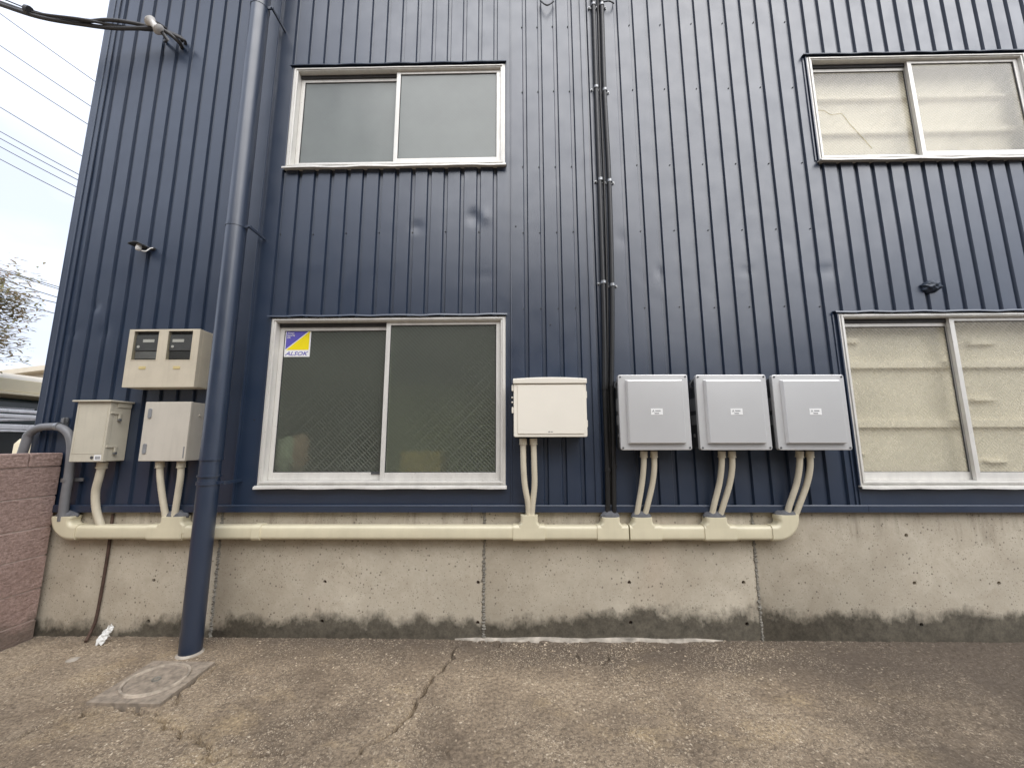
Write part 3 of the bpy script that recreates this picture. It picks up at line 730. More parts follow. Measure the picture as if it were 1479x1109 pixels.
def putty(c, w, z, h=0.038):
    bm = bmesh.new(); bmesh.ops.create_icosphere(bm, subdivisions=4, radius=1.0)
    r3 = random.uniform(0, 50)
    for v in bm.verts:
        n = math.sin(v.co.x * 7 + r3) * math.cos(v.co.y * 6 + r3) * 0.12 + math.sin(v.co.x * 17 + v.co.z * 9 + r3) * 0.06
        v.co = Vector((v.co.x * w * 0.54 * (1 + n * .4), v.co.y * DD * 0.46, max(-0.3, v.co.z) * h * (1 + n)))
    me = bpy.data.meshes.new('putty'); bm.to_mesh(me); bm.free(); me.polygons.foreach_set('use_smooth', [True] * len(me.polygons)); me.materials.append(MATS['putty'])
    o = bpy.data.objects.new('putty', me); col.objects.link(o); o.parent = duct; o.location = Vector((c, dcy, z)) - duct.location
def elbow(xe, side, port_px, ztop_py):
    """quarter bend: the duct turns up at its end; side -1 = at the low-x end"""
    t = MB(); g = 0.006; rc = 0.048 + DH / 2; rings = []
    cx = xe; pw = DH + 2 * g
    zt = W(port_px, ztop_py, DF).z
    ring0 = lambda x: [(x, a - g / 2, b) for a, b in rrect(dcy, dcz, DD + g, pw, 0.026)]
    rings.append(ring0(xe - side * 0.03)); 
    for k in range(0, 11):
        a = R(9 * k); ox, oz = xe + side * rc * math.sin(a) , dcz + rc * (1 - math.cos(a))
        ring = []
        for p, q in rrect(0, 0, DD + g, pw + (0.150 - pw) * (k / 10) ** 1.5, 0.026):
            ring.append((ox + side * (-q) * -math.sin(a) * -1 if False else ox - side * q * math.sin(a), dcy - g / 2 + p, oz + q * math.cos(a)))
        rings.append(ring)
    zlast = dcz + rc
    if zt > zlast + 0.004:
        rings.append([(x, y, zt) for x, y, _ in rings[-1]])
    t.loft(rings); t.build('elbow', 'duct_cream', duct, smooth=40, bevel=0.0015)
    return xe + side * rc, max(zt, zlast)
xe0 = X_(103); xe1 = X_(1122)
eL = elbow(xe0, -1, 82, 746); eR = elbow(xe1, 1, 1143, 744)
T1 = tee(212, 263, 231, 263, 746); T2 = tee(741, 787, 752, 777, 744); T3 = tee(863, 908, 870, 896, 747); T4 = tee(910, 956, 915, 943, 747); T5 = tee(1018, 1064, 1021, 1051, 747)
for a, b in ((100, 213), (262, 367), (374, 742), (786, 864), (955, 1019), (1063, 1124)): section('straight', X_(a), X_(b))
section('coupler', X_(363), X_(375.5), 0.007)
for c, w, z in (T1, T3, T4, T5): putty(c, w, z)
putty(eL[0], 0.145, eL[1], 0.034); putty(eR[0], 0.145, eR[1], 0.030)

# ------------------------------------------------------------------ enclosures
def rbox_front(x0, x1, z0, z1, y0, y1, r, name, mat, parent, bevel=0.003):
    t = MB(); pr = rrect((x0 + x1) / 2, (z0 + z1) / 2, x1 - x0, z1 - z0, r)
    t.loft([[(a, y, b) for a, b in pr] for y in (y1, y0)]); return t.build(name, mat, parent, smooth=40, bevel=bevel)

# ivory board box
F = -0.17
x0, x1, z0, z1 = W(742, 630, F).x, W(848, 600, F).x, W(795, 631, F).z, W(795, 545, F).z
bx = thing('distribution_box', 'glossy ivory plastic distribution box with a domed lid beside the dark window', 'electrical box', ((x0 + x1) / 2, -0.003, z0))
rbox_front(x0 + 0.006, x1 - 0.006, z0 + 0.006, z1 - 0.02, -0.05, -0.003, 0.01, 'back_box', 'box_ivory', bx)
rbox_front(x0, x1, z0, z1 - 0.046, F, -0.051, 0.012, 'cover', 'box_ivory', bx, 0.006)
rbox_front(x0 + 0.028, x1 - 0.022, z0 + 0.022, z1 - 0.056, F - 0.006, F + 0.002, 0.008, 'door', 'box_ivory', bx, 0.0025)
t = MB(); rr = []
for k in range(13):
    s_ = k / 12; x = x0 - 0.004 + (x1 - x0 + 0.008) * s_; d = 0.010 * (1 - (2 * s_ - 1) ** 2)
    rr.append([(x, -0.003, z1 - 0.044), (x, F - 0.012, z1 - 0.044), (x, F - 0.014, z1 - 0.014 + d), (x, F + 0.006, z1 - 0.006 + d), (x, -0.003, z1 + d)])
t.loft(rr); t.build('lid', 'box_ivory', bx, smooth=40, bevel=0.003)
for py in (560, 592):
    z = W(741, py, F).z; t = MB(); t.box(x0 - 0.014, x0 + 0.001, F + 0.01, F + 0.03, z - 0.022, z + 0.022); t.build('latch', 'box_ivory', bx, bevel=0.004)
for py in (573, 580):
    z = W(741, py, F).z; t = MB(); t.disc((x0 - 0.01, F + 0.05, z), 0.007, 'x', 8, 0.012); t.build('screw', 'box_ivory', bx)
for py in (570, 612):
    z = W(741, py, F).z; t = MB(); t.box(x1 - 0.0005, x1 + 0.006, F + 0.012, F + 0.03, z - 0.025, z + 0.025); t.build('hinge', 'box_ivory', bx, bevel=0.003)
zl = W(795, 623.5, F).z; xl = W(793, 623, F).x
t = MB(); t.disc((xl, F - 0.0062, zl), 0.005, 'y', 10, 0.0015); t.build('logo_mark', 'ink_grey', bx)
for k in range(3):
    t = MB(); t.box(xl + 0.010 + k * 0.006, xl + 0.0145 + k * 0.006, F - 0.0068, F - 0.0055, zl - 0.003, zl + 0.003); t.build('logo_letter', 'ink_grey', bx)

# silver power conditioners
F = -0.20
def inverter(pxl, pxr, lab):
    x0, x1 = W(pxl, 596, F).x, W(pxr, 596, F).x; z0, z1 = W(pxl + 50, 650, F).z, W(pxl + 50, 541, F).z
    iv = thing('inverter_cabinet', lab, 'inverter', ((x0 + x1) / 2, -0.003, z0), 'silver inverter cabinets on the ribbed wall')
    t = MB(); t.box(x0 + 0.022, x1 - 0.022, F + 0.035, -0.003, z0 + 0.012, z1 - 0.014); t.build('body', 'inverter_body', iv, bevel=0.008)
    rbox_front(x0, x1, z0, z1, F, F + 0.034, 0.016, 'cover', 'silver_paint', iv, 0.005)
    t = MB(); ix0, ix1, iz0, iz1 = x0 + 0.050, x1 - 0.042, z0 + 0.044, z1 - 0.036
    t.loft([[(a, F + 0.002, b) for a, b in ((ix0, iz0), (ix1, iz0), (ix1, iz1), (ix0, iz1))], [(a, F - 0.028, b) for a, b in ((ix0 + .008, iz0 + .004), (ix1 - .008, iz0 + .004), (ix1 - .008, iz1 - .010), (ix0 + .008, iz1 - .010))]])
    t.build('raised_panel', 'silver_paint', iv, bevel=0.0035)
    for a in (x0 + 0.016, x1 - 0.016):
        for b in (z0 + 0.016, z1 - 0.016):
            t = MB(); t.disc((a, F - 0.0015, b), 0.0062, 'y', 10, 0.005); o = t.build('screw', 'inverter_body', iv)
    # data plate: emblem of three lozenges and two lines of small print
    cx, cz, yy = (x0 + x1) / 2 + 0.006, (z0 + z1) / 2 - 0.001, F - 0.0285
    t = MB(); t.box(cx - 0.040, cx + 0.040, yy - 0.001, yy + 0.0006, cz - 0.0215, cz + 0.0215); p = t.build('data_plate', 'white_label', iv)
    t = MB()
    for a in (90, 210, 330):
        u = Vector((math.cos(R(a)), 0, math.sin(R(a)))); v = Vector((math.cos(R(a + 90)), 0, math.sin(R(a + 90)))) * 0.45
        c = Vector((cx - 0.024, yy - 0.0018, cz + 0.004)); q = 0.0095
        t.add([c, c + u * q * .5 + v * q * .62, c + u * q, c + u * q * .5 - v * q * .62], [(0, 1, 2, 3)])
    t.build('emblem', 'ink', p)
    for zz, xa, n in ((cz + 0.006, cx - 0.010, 7), (cz - 0.011, cx - 0.016, 6)):
        t = MB()
        for k in range(n): t.box(xa + k * 0.0052, xa + k * 0.0052 + 0.0036, yy - 0.0019, yy - 0.0011, zz - 0.0038, zz + 0.0038)
        t.build('print_line', 'ink_grey', p)
    # cooling fins, terminal cover and stickers on the flanks
    for sx, xs in ((-1, x0 + 0.022), (1, x1 - 0.022)):
        for zc_, hh, mt in ((z1 - 0.20, 0.09, 'meter_grey'), (z1 - 0.31, 0.07, 'meter_grey')):
            t = MB(); xa, xb = sorted((xs, xs + sx * 0.0035)); t.box(xa, xb, F + 0.06, -0.04, zc_ - hh / 2, zc_ + hh / 2); t.build('side_label', mt, iv)
        t = MB(); t.disc((xs + sx * 0.003, -0.08, z0 + 0.10), 0.012, 'x', 12, 0.006); t.build('grommet', 'meter_grey', iv)
        t = MB(); t.tube([(xs - sx * 0.004, -0.10, z1 - 0.02), (xs + sx * 0.018, -0.10, z1 - 0.05), (xs + sx * 0.018, -0.10, z1 - 0.075), (xs - sx * 0.004, -0.10, z1 - 0.085)], 0.008, 8); t.build('carry_handle', 'inverter_body', iv, smooth=40)
    iv.rotation_euler.y = R(random.uniform(-0.35, 0.35))
    return x0, x1, z0
I1 = inverter(894.5, 996.5, 'silver inverter cabinet beside the two black conduits')
I2 = inverter(1008, 1111, 'silver inverter cabinet between two other silver cabinets')
I3 = inverter(1119.5, 1225, 'silver inverter cabinet overlapping the edge of the cream boarded window')

# twin meter box
F = -0.15
def from_corners(tl, tr, bl, br, F):
    xs = [W(*p, F) for p in (tl, tr, bl, br)]
    return (xs[0].x + xs[2].x) / 2, (xs[1].x + xs[3].x) / 2, (xs[2].z + xs[3].z) / 2, (xs[0].z + xs[1].z) / 2
x0, x1, z0, z1 = from_corners((187, 475), (288, 476), (177, 558), (281, 560), F)
mb_ = thing('meter_box', 'beige twin electricity meter box with two viewing windows', 'meter box', ((x0 + x1) / 2, -0.003, z0))
t = MB(); t.box(x0, x1, F + 0.03, -0.003, z0, z1); t.build('housing', 'meter_beige', mb_, bevel=0.010)
wv = [(W(191.5, 500, F).x, W(228, 500, F).x), (W(241, 500, F).x, W(277, 500, F).x)]
vz0, vz1 = W(230, 520, F).z, W(230, 478, F).z
# front cover with two real openings
t = MB(); xs_ = [x0, wv[0][0], wv[0][1], wv[1][0], wv[1][1], x1]
t.box(x0, x1, F, F + 0.029, z0, vz0); t.box(x0, x1, F, F + 0.029, vz1, z1)
for a, b in ((xs_[0], xs_[1]), (xs_[2], xs_[3]), (xs_[4], xs_[5])): t.box(a, b, F, F + 0.029, vz0, vz1)
bm_o = t.build('cover', 'meter_beige', mb_)
for k, (a, b) in enumerate(wv):
    rbox_front(a - 0.001, b + 0.001, vz0 - 0.001, vz1 + 0.001, F + 0.0285, F + 0.0298, 0.004, 'window_back', 'meter_black', mb_, 0)
    frame_mb(a - 0.004, b + 0.004, vz0 - 0.004, vz1 + 0.004, 0.006, F - 0.003, F + 0.004).build('window_rim', 'meter_beige', mb_, bevel=0.002)
    hh = vz1 - vz0
    mt = MB(); mt.box(a + 0.008, b - 0.008, F + 0.010, F + 0.028, vz0 + hh * 0.33, vz1 - hh * 0.12); mo = mt.build('meter', 'meter_case', mb_, bevel=0.004)
    q = MB(); q.box(a + 0.012, b - 0.012, F + 0.014, F + 0.028, vz0 + hh * 0.06, vz0 + hh * 0.31); q.build('terminal_cover', 'meter_grey' if k == 0 else 'inverter_body', mo, bevel=0.003)
    q = MB(); xa = a + (0.065 if k == 0 else 0.03); q.box(xa, xa + 0.085, F + 0.0085, F + 0.0098, vz0 + hh * 0.62, vz0 + hh * 0.72); q.build('display', 'white_label', mo)
    q = MB(); q.disc((a + 0.034, F + 0.009, vz0 + hh * 0.47), 0.010, 'y', 12, 0.003); q.build('seal', 'white_label', mo)
    xm_ = (a + b) / 2; zl = W(230, 531, F).z
    rbox_front(xm_ - 0.026, xm_ + 0.026, zl - 0.011, zl + 0.011, F - 0.003, F + 0.001, 0.006, 'name_plate', 'label_ochre', mb_, 0.001)
# clear polycarbonate over the openings
def mk_clear():
    t = NT('clear_cover'); t.t.nodes.remove(t.b)
    tr = t.n('ShaderNodeBsdfTransparent'); tr.inputs[0].default_value = (0.86, 0.86, 0.84, 1); gl = t.n('ShaderNodeBsdfGlossy'); gl.inputs['Roughness'].default_value = 0.12
    fn = t.n('ShaderNodeFresnel'); fn.inputs[0].default_value = 1.5
    t.geo(); mx = t.n('ShaderNodeMixShader'); t.l(t.math('MULTIPLY', fn.outputs[0], t.math('SUBTRACT', 1.0, t.g.outputs['Backfacing'])), mx.inputs[0]); t.l(tr.outputs[0], mx.inputs[1]); t.l(gl.outputs[0], mx.inputs[2]); t.l(mx.outputs[0], t.out.inputs[0])
mk_clear()
for a, b in wv:
    t = MB(); t.box(a + 0.001, b - 0.001, F + 0.001, F + 0.003, vz0 + 0.001, vz1 - 0.001); t.build('viewing_window', 'clear_cover', mb_)

# beige cabinet with a hood and toggle latches
F = -0.16
x0, x1, z0, z1 = from_corners((112, 580), (158, 581), (100.5, 666), (149.5, 667), F)
jb = thing('switch_cabinet', 'beige switch cabinet with a flat hood and two toggle latches on its side', 'electrical box', ((x0 + x1) / 2, -0.003, z0))
t = MB(); t.box(x0, x1, F + 0.03, -0.003, z0, z1); t.build('body', 'box_beige', jb, bevel=0.004)
t = MB(); t.box(x0 - 0.002, x1 + 0.003, F, F + 0.029, z0 - 0.002, z1); t.build('door', 'box_beige', jb, bevel=0.004)
zs_ = W(125, 655, F).z
t = frame_mb(x0 + 0.012, x1 - 0.010, zs_, z1 - 0.012, 0.004, F - 0.003, F + 0.001); t.build('door_bead', 'box_beige', jb, bevel=0.001)
t = MB(); t.box(x0 - 0.025, x1 + 0.022, F - 0.02, 0.0 - 0.003, z1 + 0.0005, z1 + 0.013); t.build('hood', 'box_beige', jb, bevel=0.004)
t = MB(); t.box(x1 + 0.0001, x1 + 0.008, F + 0.05, -0.01, z1 - 0.035, z1 - 0.001); t.build('gutter_rib', 'box_beige', jb, bevel=0.002)
for py in (596, 645):
    z = W(165, py, F).z
    t = MB(); t.box(x1 + 0.0032, x1 + 0.011, F + 0.006, F + 0.085, z - 0.007, z + 0.007); t.box(x1 + 0.004, x1 + 0.015, F + 0.060, F + 0.075, z - 0.040, z - 0.0071); lt = t.build('toggle_latch', 'box_beige', jb, bevel=0.002)
    t = MB(); t.disc((x1 + 0.012, F + 0.068, z - 0.048), 0.010, 'x', 10, 0.016); t.build('latch_knob', 'galvanised', lt)
t = MB(); t.box(W(136, 661, F).x, x1 - 0.012, F - 0.002, F + 0.001, z0 + 0.008, zs_ - 0.009); lb = t.build('name_label', 'white_label', jb)
q = MB(); q.disc((W(132.5, 661, F).x, F - 0.001, (z0 + zs_) / 2), 0.011, 'y', 10, 0.003); q.build('logo_mark', 'ink', jb)
for k in range(6):
    xa = W(138, 661, F).x + k * 0.009
    if xa < x1 - 0.022:
        q = MB(); q.box(xa, xa + 0.006, F - 0.003, F - 0.0021, z0 + 0.016, zs_ - 0.018); q.build('label_letter', 'ink_grey', lb)

# greige cabinet with hinges
F = -0.14
x0, x1, z0, z1 = from_corners((211, 580), (275, 581), (199.5, 665), (266.5, 666), F)
gb = thing('pull_box', 'plain greige steel box with two dark hinges below the meter box', 'electrical box', ((x0 + x1) / 2, -0.003, z0))
t = MB(); t.box(x0, x1, F + 0.025, -0.003, z0, z1); t.build('body', 'box_greige', gb, bevel=0.004)
t = MB(); t.box(x0 - 0.002, x1 + 0.004, F, F + 0.0245, z0 - 0.002, z1 + 0.002); t.build('door', 'box_greige', gb, bevel=0.005)
for py, px in ((597, 217), (648, 209)):
    p = W(px, py, F); rbox_front(p.x - 0.013, p.x + 0.013, p.z - 0.036, p.z + 0.036, F - 0.006, F + 0.002, 0.011, 'hinge', 'meter_grey', gb, 0.002)
p = W(287, 600, -0.07); t = MB(); t.disc((x1 + 0.003, -0.05, p.z), 0.008, 'x', 10, 0.01); t.build('knockout_plug', 'box_greige', gb)
t = MB(); t.box(x1 - 0.014, x1 - 0.008, F - 0.003, F + 0.001, z0 + 0.02, z0 + 0.10); t.build('warning_strip', 'meter_grey', gb)

# ------------------------------------------------------------------ flexible conduits
def hose(pix, r, lab, ys, group=None):
    P = [W(px, py, y) for (px, py), y in zip(pix, ys)]
    o = thing('flexible_conduit', lab, 'conduit', (P[-1].x, P[-1].y, P[-1].z), group)
    sp = spline(P, 14); t = MB(); rr = [r * (1 + 0.022 * (-1) ** k) for k in range(len(sp))]
    t.tube(sp, rr, 14); t.build('tube', 'hose_cream', o, smooth=60)
    d = (sp[1] - sp[0]).normalized(); a = P[0]
    t = MB(); t.tube([a - d * 0.004, a + d * 0.034], r * 1.28, 14); t.build('connector', 'hose_cream', o, bevel=0.002, smooth=40)
    t = MB(); t.tube([a + d * 0.034, a + d * 0.040], r * 1.4, 14); t.build('lock_ring', 'hose_cream', o, smooth=40)
    return o
yb = [-0.08, -0.075, -0.06, -0.045, -0.03]
hose([(148.5, 668), (143, 690), (138, 712), (139.5, 738), (147, 762)], 0.024, 'cream flexible conduit bowing out below the hooded switch cabinet', yb)
hose([(231, 667), (231.5, 690), (235, 720), (240.5, 752)], 0.021, 'cream flexible conduit under the hinged greige box, on its hinge side', yb)
hose([(262, 667), (260.5, 690), (256, 720), (251, 752)], 0.021, 'cream flexible conduit under the hinged greige box, next to the downspout', yb)
hose([(755.5, 634), (756, 670), (758, 700), (763, 730), (763, 756)], 0.021, 'cream flexible conduit under the ivory box, next to the window', [-0.09, -.085, -.07, -.05, -.03])
hose([(770.5, 634), (771.5, 670), (772, 700), (769, 730), (767, 756)], 0.021, 'cream flexible conduit under the ivory box, farther from the window', [-0.09, -.085, -.07, -.05, -.03])
ys4 = [-0.11, -0.1, -0.075, -0.05, -0.03]
for a, n1 in ((930, 'below the cabinet beside the black conduits'), (1042.5, 'below the middle silver cabinet'), (1155, 'below the cabinet next to the cream boarded window')):
    s_ = a - 930; k = s_ / 225
    hose([(a, 652), (a - 0.5, 675), (a - 3 - 2 * k, 700), (a - 8 - 7 * k, 730), (a - 11 - 9 * k, 750)], 0.0195, 'cream flexible conduit ' + n1 + ', straighter one', ys4)
    hose([(a + 14.5, 652), (a + 15, 675), (a + 12 - 2 * k, 700), (a + 5 - 6 * k, 730), (a - 0.5 - 8 * k, 750)], 0.0195, 'cream flexible conduit ' + n1 + ', more bowed one', ys4)

# black conduits up the wall
def black(pix, r, lab, y, clamps, ties):
    P = [W(px, py, y) for px, py in pix]; o = thing('black_conduit', lab, 'conduit', (P[-1].x, y, P[-1].z))
    P = [Vector((P[0].x - 0.002, y, ZTOP - 0.2))] + P
    t = MB(); t.tube(spline(P, 8), r, 12); t.build('tube', 'black_plastic', o, smooth=60)
    for px, py in clamps:
        c = W(px, py, y); t = MB(); t.tube([(c.x, y, c.z - 0.011), (c.x, y, c.z + 0.011)], r + 0.004, 14); cl = t.build('saddle_clamp', 'galvanised', o, smooth=40)
        t = MB(); t.box(c.x - r - 0.026, c.x + r + 0.026, -0.004, -0.0005, c.z - 0.009, c.z + 0.009)
        for sx in (-1, 1): t.disc((c.x + sx * (r + 0.016), -0.010, c.z), 0.007, 'y', 8, 0.012)
        t.build('clamp_foot', 'galvanised', cl)
    for px, py in ties:
        c = W(px, py, y); t = MB(); t.tube([(c.x, y, c.z - 0.012), (c.x, y, c.z + 0.012)], r + 0.005, 14); t.build('coupling', 'black_plastic', o, smooth=40)
black([(857, 5), (861, 127), (866, 262), (871, 410), (873, 500), (873.5, 560), (875.5, 620), (877.5, 690), (878, 752)], 0.018, 'black vertical conduit nearer the ivory box', -0.028, [(857, 8), (861, 127), (867, 260), (871.5, 408)], [(873.5, 560), (877.5, 678)])
black([(869, 5), (873, 127), (880, 262), (884, 410), (884, 500), (883.5, 560), (885.5, 620), (886.5, 690), (887, 752)], 0.0175, 'black vertical conduit nearer the silver cabinets', -0.028, [(869, 8), (873.5, 131), (880.5, 262), (884.5, 412)], [(883.5, 556), (886.5, 674)])
black([(863.5, 5), (867, 127), (872.5, 262), (876.5, 410), (877.5, 500), (877.5, 560), (880.5, 620), (882, 690), (883, 752)], 0.010, 'thin black cable squeezed between two thicker black conduits', -0.012, [], [])

# grey gooseneck pipe
y = -0.055
P = [W(90, 752, y), W(94, 720, y), W(99, 690, y), W(102.5, 660, y), W(103, 640, y), W(98, 625, y), W(86, 617, y), W(72, 616, y), W(56, 618, y), W(43, 626, y), W(37, 640, y)]
P.append(P[-1] + Vector((-0.03, 0, -0.3))); P.append(P[-1] + Vector((0, 0, -0.75)))
gn = thing('gooseneck_pipe', 'grey plastic pipe bent over the top of the block wall', 'pipe', tuple(P[0]))
t = MB(); t.tube(spline(P, 7), 0.027, 16); t.build('tube', 'grey_pvc', gn, smooth=60)
for (px, py, w) in ((97, 693, 1), (84, 616, 0)):
    c = W(px, py, y); t = MB()
    if w:
        t.tube([(c.x, y, c.z - 0.013), (c.x, y, c.z + 0.013)], 0.032, 14); t.box(c.x - 0.05, c.x + 0.085, y + 0.030, y + 0.036, c.z - 0.011, c.z + 0.011)
    else:
        t.tube([(c.x - 0.012, y, c.z), (c.x + 0.012, y, c.z)], 0.031, 14); t.box(c.x - 0.011, c.x + 0.011, y + 0.020, -0.001, c.z - 0.02, c.z + 0.065); t.box(c.x - 0.02, c.x + 0.02, -0.018, -0.0125, c.z + 0.03, c.z + 0.07)
    t.build('saddle_clamp', 'galvanised', gn, smooth=40)

# ------------------------------------------------------------------ small things on the wall
# security sticker on the dark window
y = 0.0512
a, b, c_ = W(409.5, 515.5, y), W(447, 515.5, y), W(412, 476, y)
x0 = W(411, 496, y).x; x1 = W(448.5, 496, y).x; z0, z1 = a.z, c_.z
st_ = thing('security_sticker', 'square blue and yellow security company sticker on the dark window', 'sticker', (x0, y, z0))
t = MB(); t.box(x0, x1, y - 0.001, y, z0, z1); t.build('backing', 'white_label', st_)
w_, h_ = x1 - x0, z1 - z0; bx0, bx1, bz0, bz1 = x0 + w_ * .05, x1 - w_ * .05, z0 + h_ * .25, z1 - h_ * .05
g_ = w_ * 0.02
t = MB(); t.add([(bx0, y - .0016, bz0 + g_), (bx1 - g_ * 1.4, y - .0016, bz1), (bx0, y - .0016, bz1)], [(0, 1, 2)]); t.build('blue_field', 'sticker_blue', st_)
t = MB(); t.add([(bx0 + g_ * 1.4, y - .0016, bz0), (bx1, y - .0016, bz0), (bx1, y - .0016, bz1 - g_)], [(0, 1, 2)]); t.build('yellow_field', 'sticker_yellow', st_)
text_mesh('lettering', 'ALSOK', h_ * 0.20, 'sticker_blue', st_, (x0 + w_ * .05, y - .0012, z0 + h_ * .05), shear=0.35, bold=0.0006, width=w_ * .9)
for k, s_ in enumerate(('Always', 'Security', 'OK')):
    text_mesh('slogan', s_, h_ * 0.085, 'white_label', st_, (x0 + w_ * .09, y - .0018, z1 - h_ * (.16 + .085 * k)), bold=0.0004)

# outdoor lamp fitting
p = W(205, 358, -0.05)
lp = thing('wall_fitting', 'small hooded white fitting on the ribbed wall above the meter box', 'light', (p.x, 0, p.z))
t = MB(); rr = []
for k in range(9):
    a = R(-80 + 20 * k); rr.append([(p.x - 0.005 + 0.048 * math.sin(a), y_, p.z + 0.004 + 0.020 * math.cos(a) + d) for y_, d in ((-0.115, -.006), (-0.115, .0), (-0.002, 0.006), (-0.002, 0.0))])
t.loft(rr); t.build('hood', 'inverter_body', lp, smooth=40)
t = MB(); t.tube([(p.x, -0.075, p.z + 0.016), (p.x, -0.075, p.z - 0.004), (p.x, -0.078, p.z - 0.03), (p.x, -0.078, p.z - 0.036)], [0.014, 0.019, 0.018, 0.012], 12); t.build('lamp', 'porcelain', lp, smooth=50)
t = MB(); t.tube(spline([(p.x + 0.02, -0.07, p.z - 0.034), (p.x + 0.034, -0.05, p.z - 0.03), (p.x + 0.042, -0.03, p.z), (p.x + 0.055, -0.02, p.z + 0.012), (p.x + 0.06, 0.004, p.z + 0.012)], 5), 0.005, 8); t.build('wire', 'porcelain', lp, smooth=60)
t = MB(); t.box(p.x + 0.02, p.x + 0.065, -0.02, 0.002, p.z + 0.005, p.z + 0.022); t.build('bracket', 'inverter_body', lp, bevel=0.003)

# lump of sealant
p = W(1343, 415); bm = bmesh.new(); bmesh.ops.create_icosphere(bm, subdivisions=4, radius=1)
for v in bm.verts:
    n = 1 + 0.14 * math.sin(v.co.x * 6 + 1) * math.sin(v.co.z * 8) + 0.08 * math.sin(v.co.x * 15 + v.co.z * 11)
    v.co = Vector((v.co.x * 0.068 * n, v.co.y * 0.05 * n, v.co.z * 0.046 * n))
me = bpy.data.meshes.new('sealant_lump'); bm.to_mesh(me); bm.free(); me.polygons.foreach_set('use_smooth', [True] * len(me.polygons)); me.materials.append(MATS['sealant_navy'])
o = bpy.data.objects.new('sealant_lump', me); col.objects.link(o); o.location = (p.x, 0.0, p.z)
tag(o, 'round navy lump of sealant plugging the wall above the cream boarded window', 'sealant')

# hooks at the top
for (pa, pb, pc, lab) in (((781, 2), (790, 8), (799, 3), 'small bent wire hook on the wall near the black conduits, ivory box side'), ((872, 3), (880, 2), (886, 5), 'small bent wire hook on the wall beside the black conduits, silver cabinet side')):
    P = [W(*pa, 0.0), W(*pa, -0.03), W(*pb, -0.05), W(*pc, -0.03), W(*pc, 0.0)]
    t = MB(); t.tube(spline(P, 5), 0.006, 8); tag(t.build('wall_hook', 'inverter_body', None, smooth=60), lab, 'hook')

# service drop: bundled cables with an insulator
P = [W(262, 62, -0.01), W(258, 55, -0.06), W(236, 45, -0.10), W(200, 40, -0.14), W(160, 36, -0.18), W(120, 32, -0.22), W(60, 24, -0.27), W(0, 7, -0.31), W(-60, -14, -0.35), W(-130, -42, -0.40)]
P.append(P[-1] + (P[-1] - P[-2]) * 9)
sd_ = thing('service_cable', 'bundle of thick grey cables running from the sky to the factory wall', 'cable', tuple(P[0]))
for k, (ox, oz, r_) in enumerate(((0, 0.018, 0.014), (0.0, -0.014, 0.016), (0.02, 0.004, 0.011))):
    Q = spline([p + Vector((0, 0.02 * math.sin(i * 1.3 + k * 2), oz * (1 + 0.4 * math.sin(i * 2.1 + k)))) + Vector((ox * 1.6 * (k + 1) * 0.6 if i < 2 else 0, 0, -0.02 * k if i < 2 else 0)) for i, p in enumerate(P)], 8)
    t = MB(); t.tube(Q, r_, 8); t.build('cable', 'cable_grey', sd_, smooth=60)
Q = [p + Vector((0, 0, 0.03 + 0.05 * math.sin(math.pi * min(1, max(0, (i - 3) / 5))))) for i, p in enumerate(P[3:])]
t = MB(); t.tube(spline(Q, 6), 0.005, 6); t.build('messenger_wire', 'cable_grey', sd_, smooth=60)
c = W(42, 15, -0.3); t = MB(); t.tube([(c.x - 0.012, -0.305, c.z - 0.005), (c.x + 0.012, -0.30, c.z - 0.012)], 0.036, 10); t.build('cable_tie', 'cable_grey', sd_, smooth=40)
ci = W(221, 40, -0.10)
ins = thing('insulator', 'white porcelain insulator in a black bracket holding the cable bundle', 'insulator', (ci.x, 0, ci.z))
t = MB(); A = W(212, 26, -0.17); B = W(234, 48, -0.13); d = (B - A)
t.tube([A + d * s_ for s_ in (0.1, 0.22, 0.36, 0.5, 0.64, 0.78, 0.9)], [0.03, 0.046, 0.03, 0.024, 0.03, 0.046, 0.03], 16); t.build('reel', 'porcelain', ins, smooth=50)
t = MB(); t.tube([W(240, 42, -0.002), W(216, 27, -0.13), W(224, 33, -0.14), W(242, 58, -0.11), W(238, 60, -0.002)], 0.014, 8); t.build('bracket', 'inverter_body', ins, smooth=50)

# rusty pipe on the foundation
P = [W(163, 742, FACE - 0.012), W(157, 790, FACE - 0.012), W(149, 840, FACE - 0.012), W(139, 892, FACE - 0.014), W(131, 912, FACE - 0.03)]
P.append(G(124, 926, 0.012))
t = MB(); t.tube(spline(P, 6), 0.0095, 8); rp = t.build('rusty_pipe', 'rust', None, smooth=60)
tag(rp, 'thin rusty brown pipe running down the concrete behind the cable duct', 'pipe')

# ------------------------------------------------------------------ on the ground
# mortar fillet at the foot of the wall
r5 = np.random.default_rng(5); rr = []
xa, xb = W(657, 925, FACE).x, W(1045, 927, FACE).x
for k in range(160):
    s_ = k / 159; x = xa + (xb - xa) * s_; e = min(1, 8 * s_, 8 * (1 - s_)); w_ = (0.022 + 0.007 * math.sin(k * .21) + 0.005 * math.sin(k * .67) + 0.002 * r5.random()) * e + 0.004; h_ = (0.010 + 0.004 * math.sin(k * .13 + 1) + 0.0015 * r5.random()) * e + 0.002
    rr.append([(x, FACE + 0.002, h_), (x, FACE - w_ * .4, h_ * .8), (x, FACE - w_ * .8, h_ * .5), (x, FACE - w_, -0.012)])
t = MB(); t.loft(rr, cap=False, closed=False); tag(t.build('mortar_fillet', 'mortar_white', None, smooth=60), 'rough pale mortar strip along the foot of the concrete base', 'mortar')

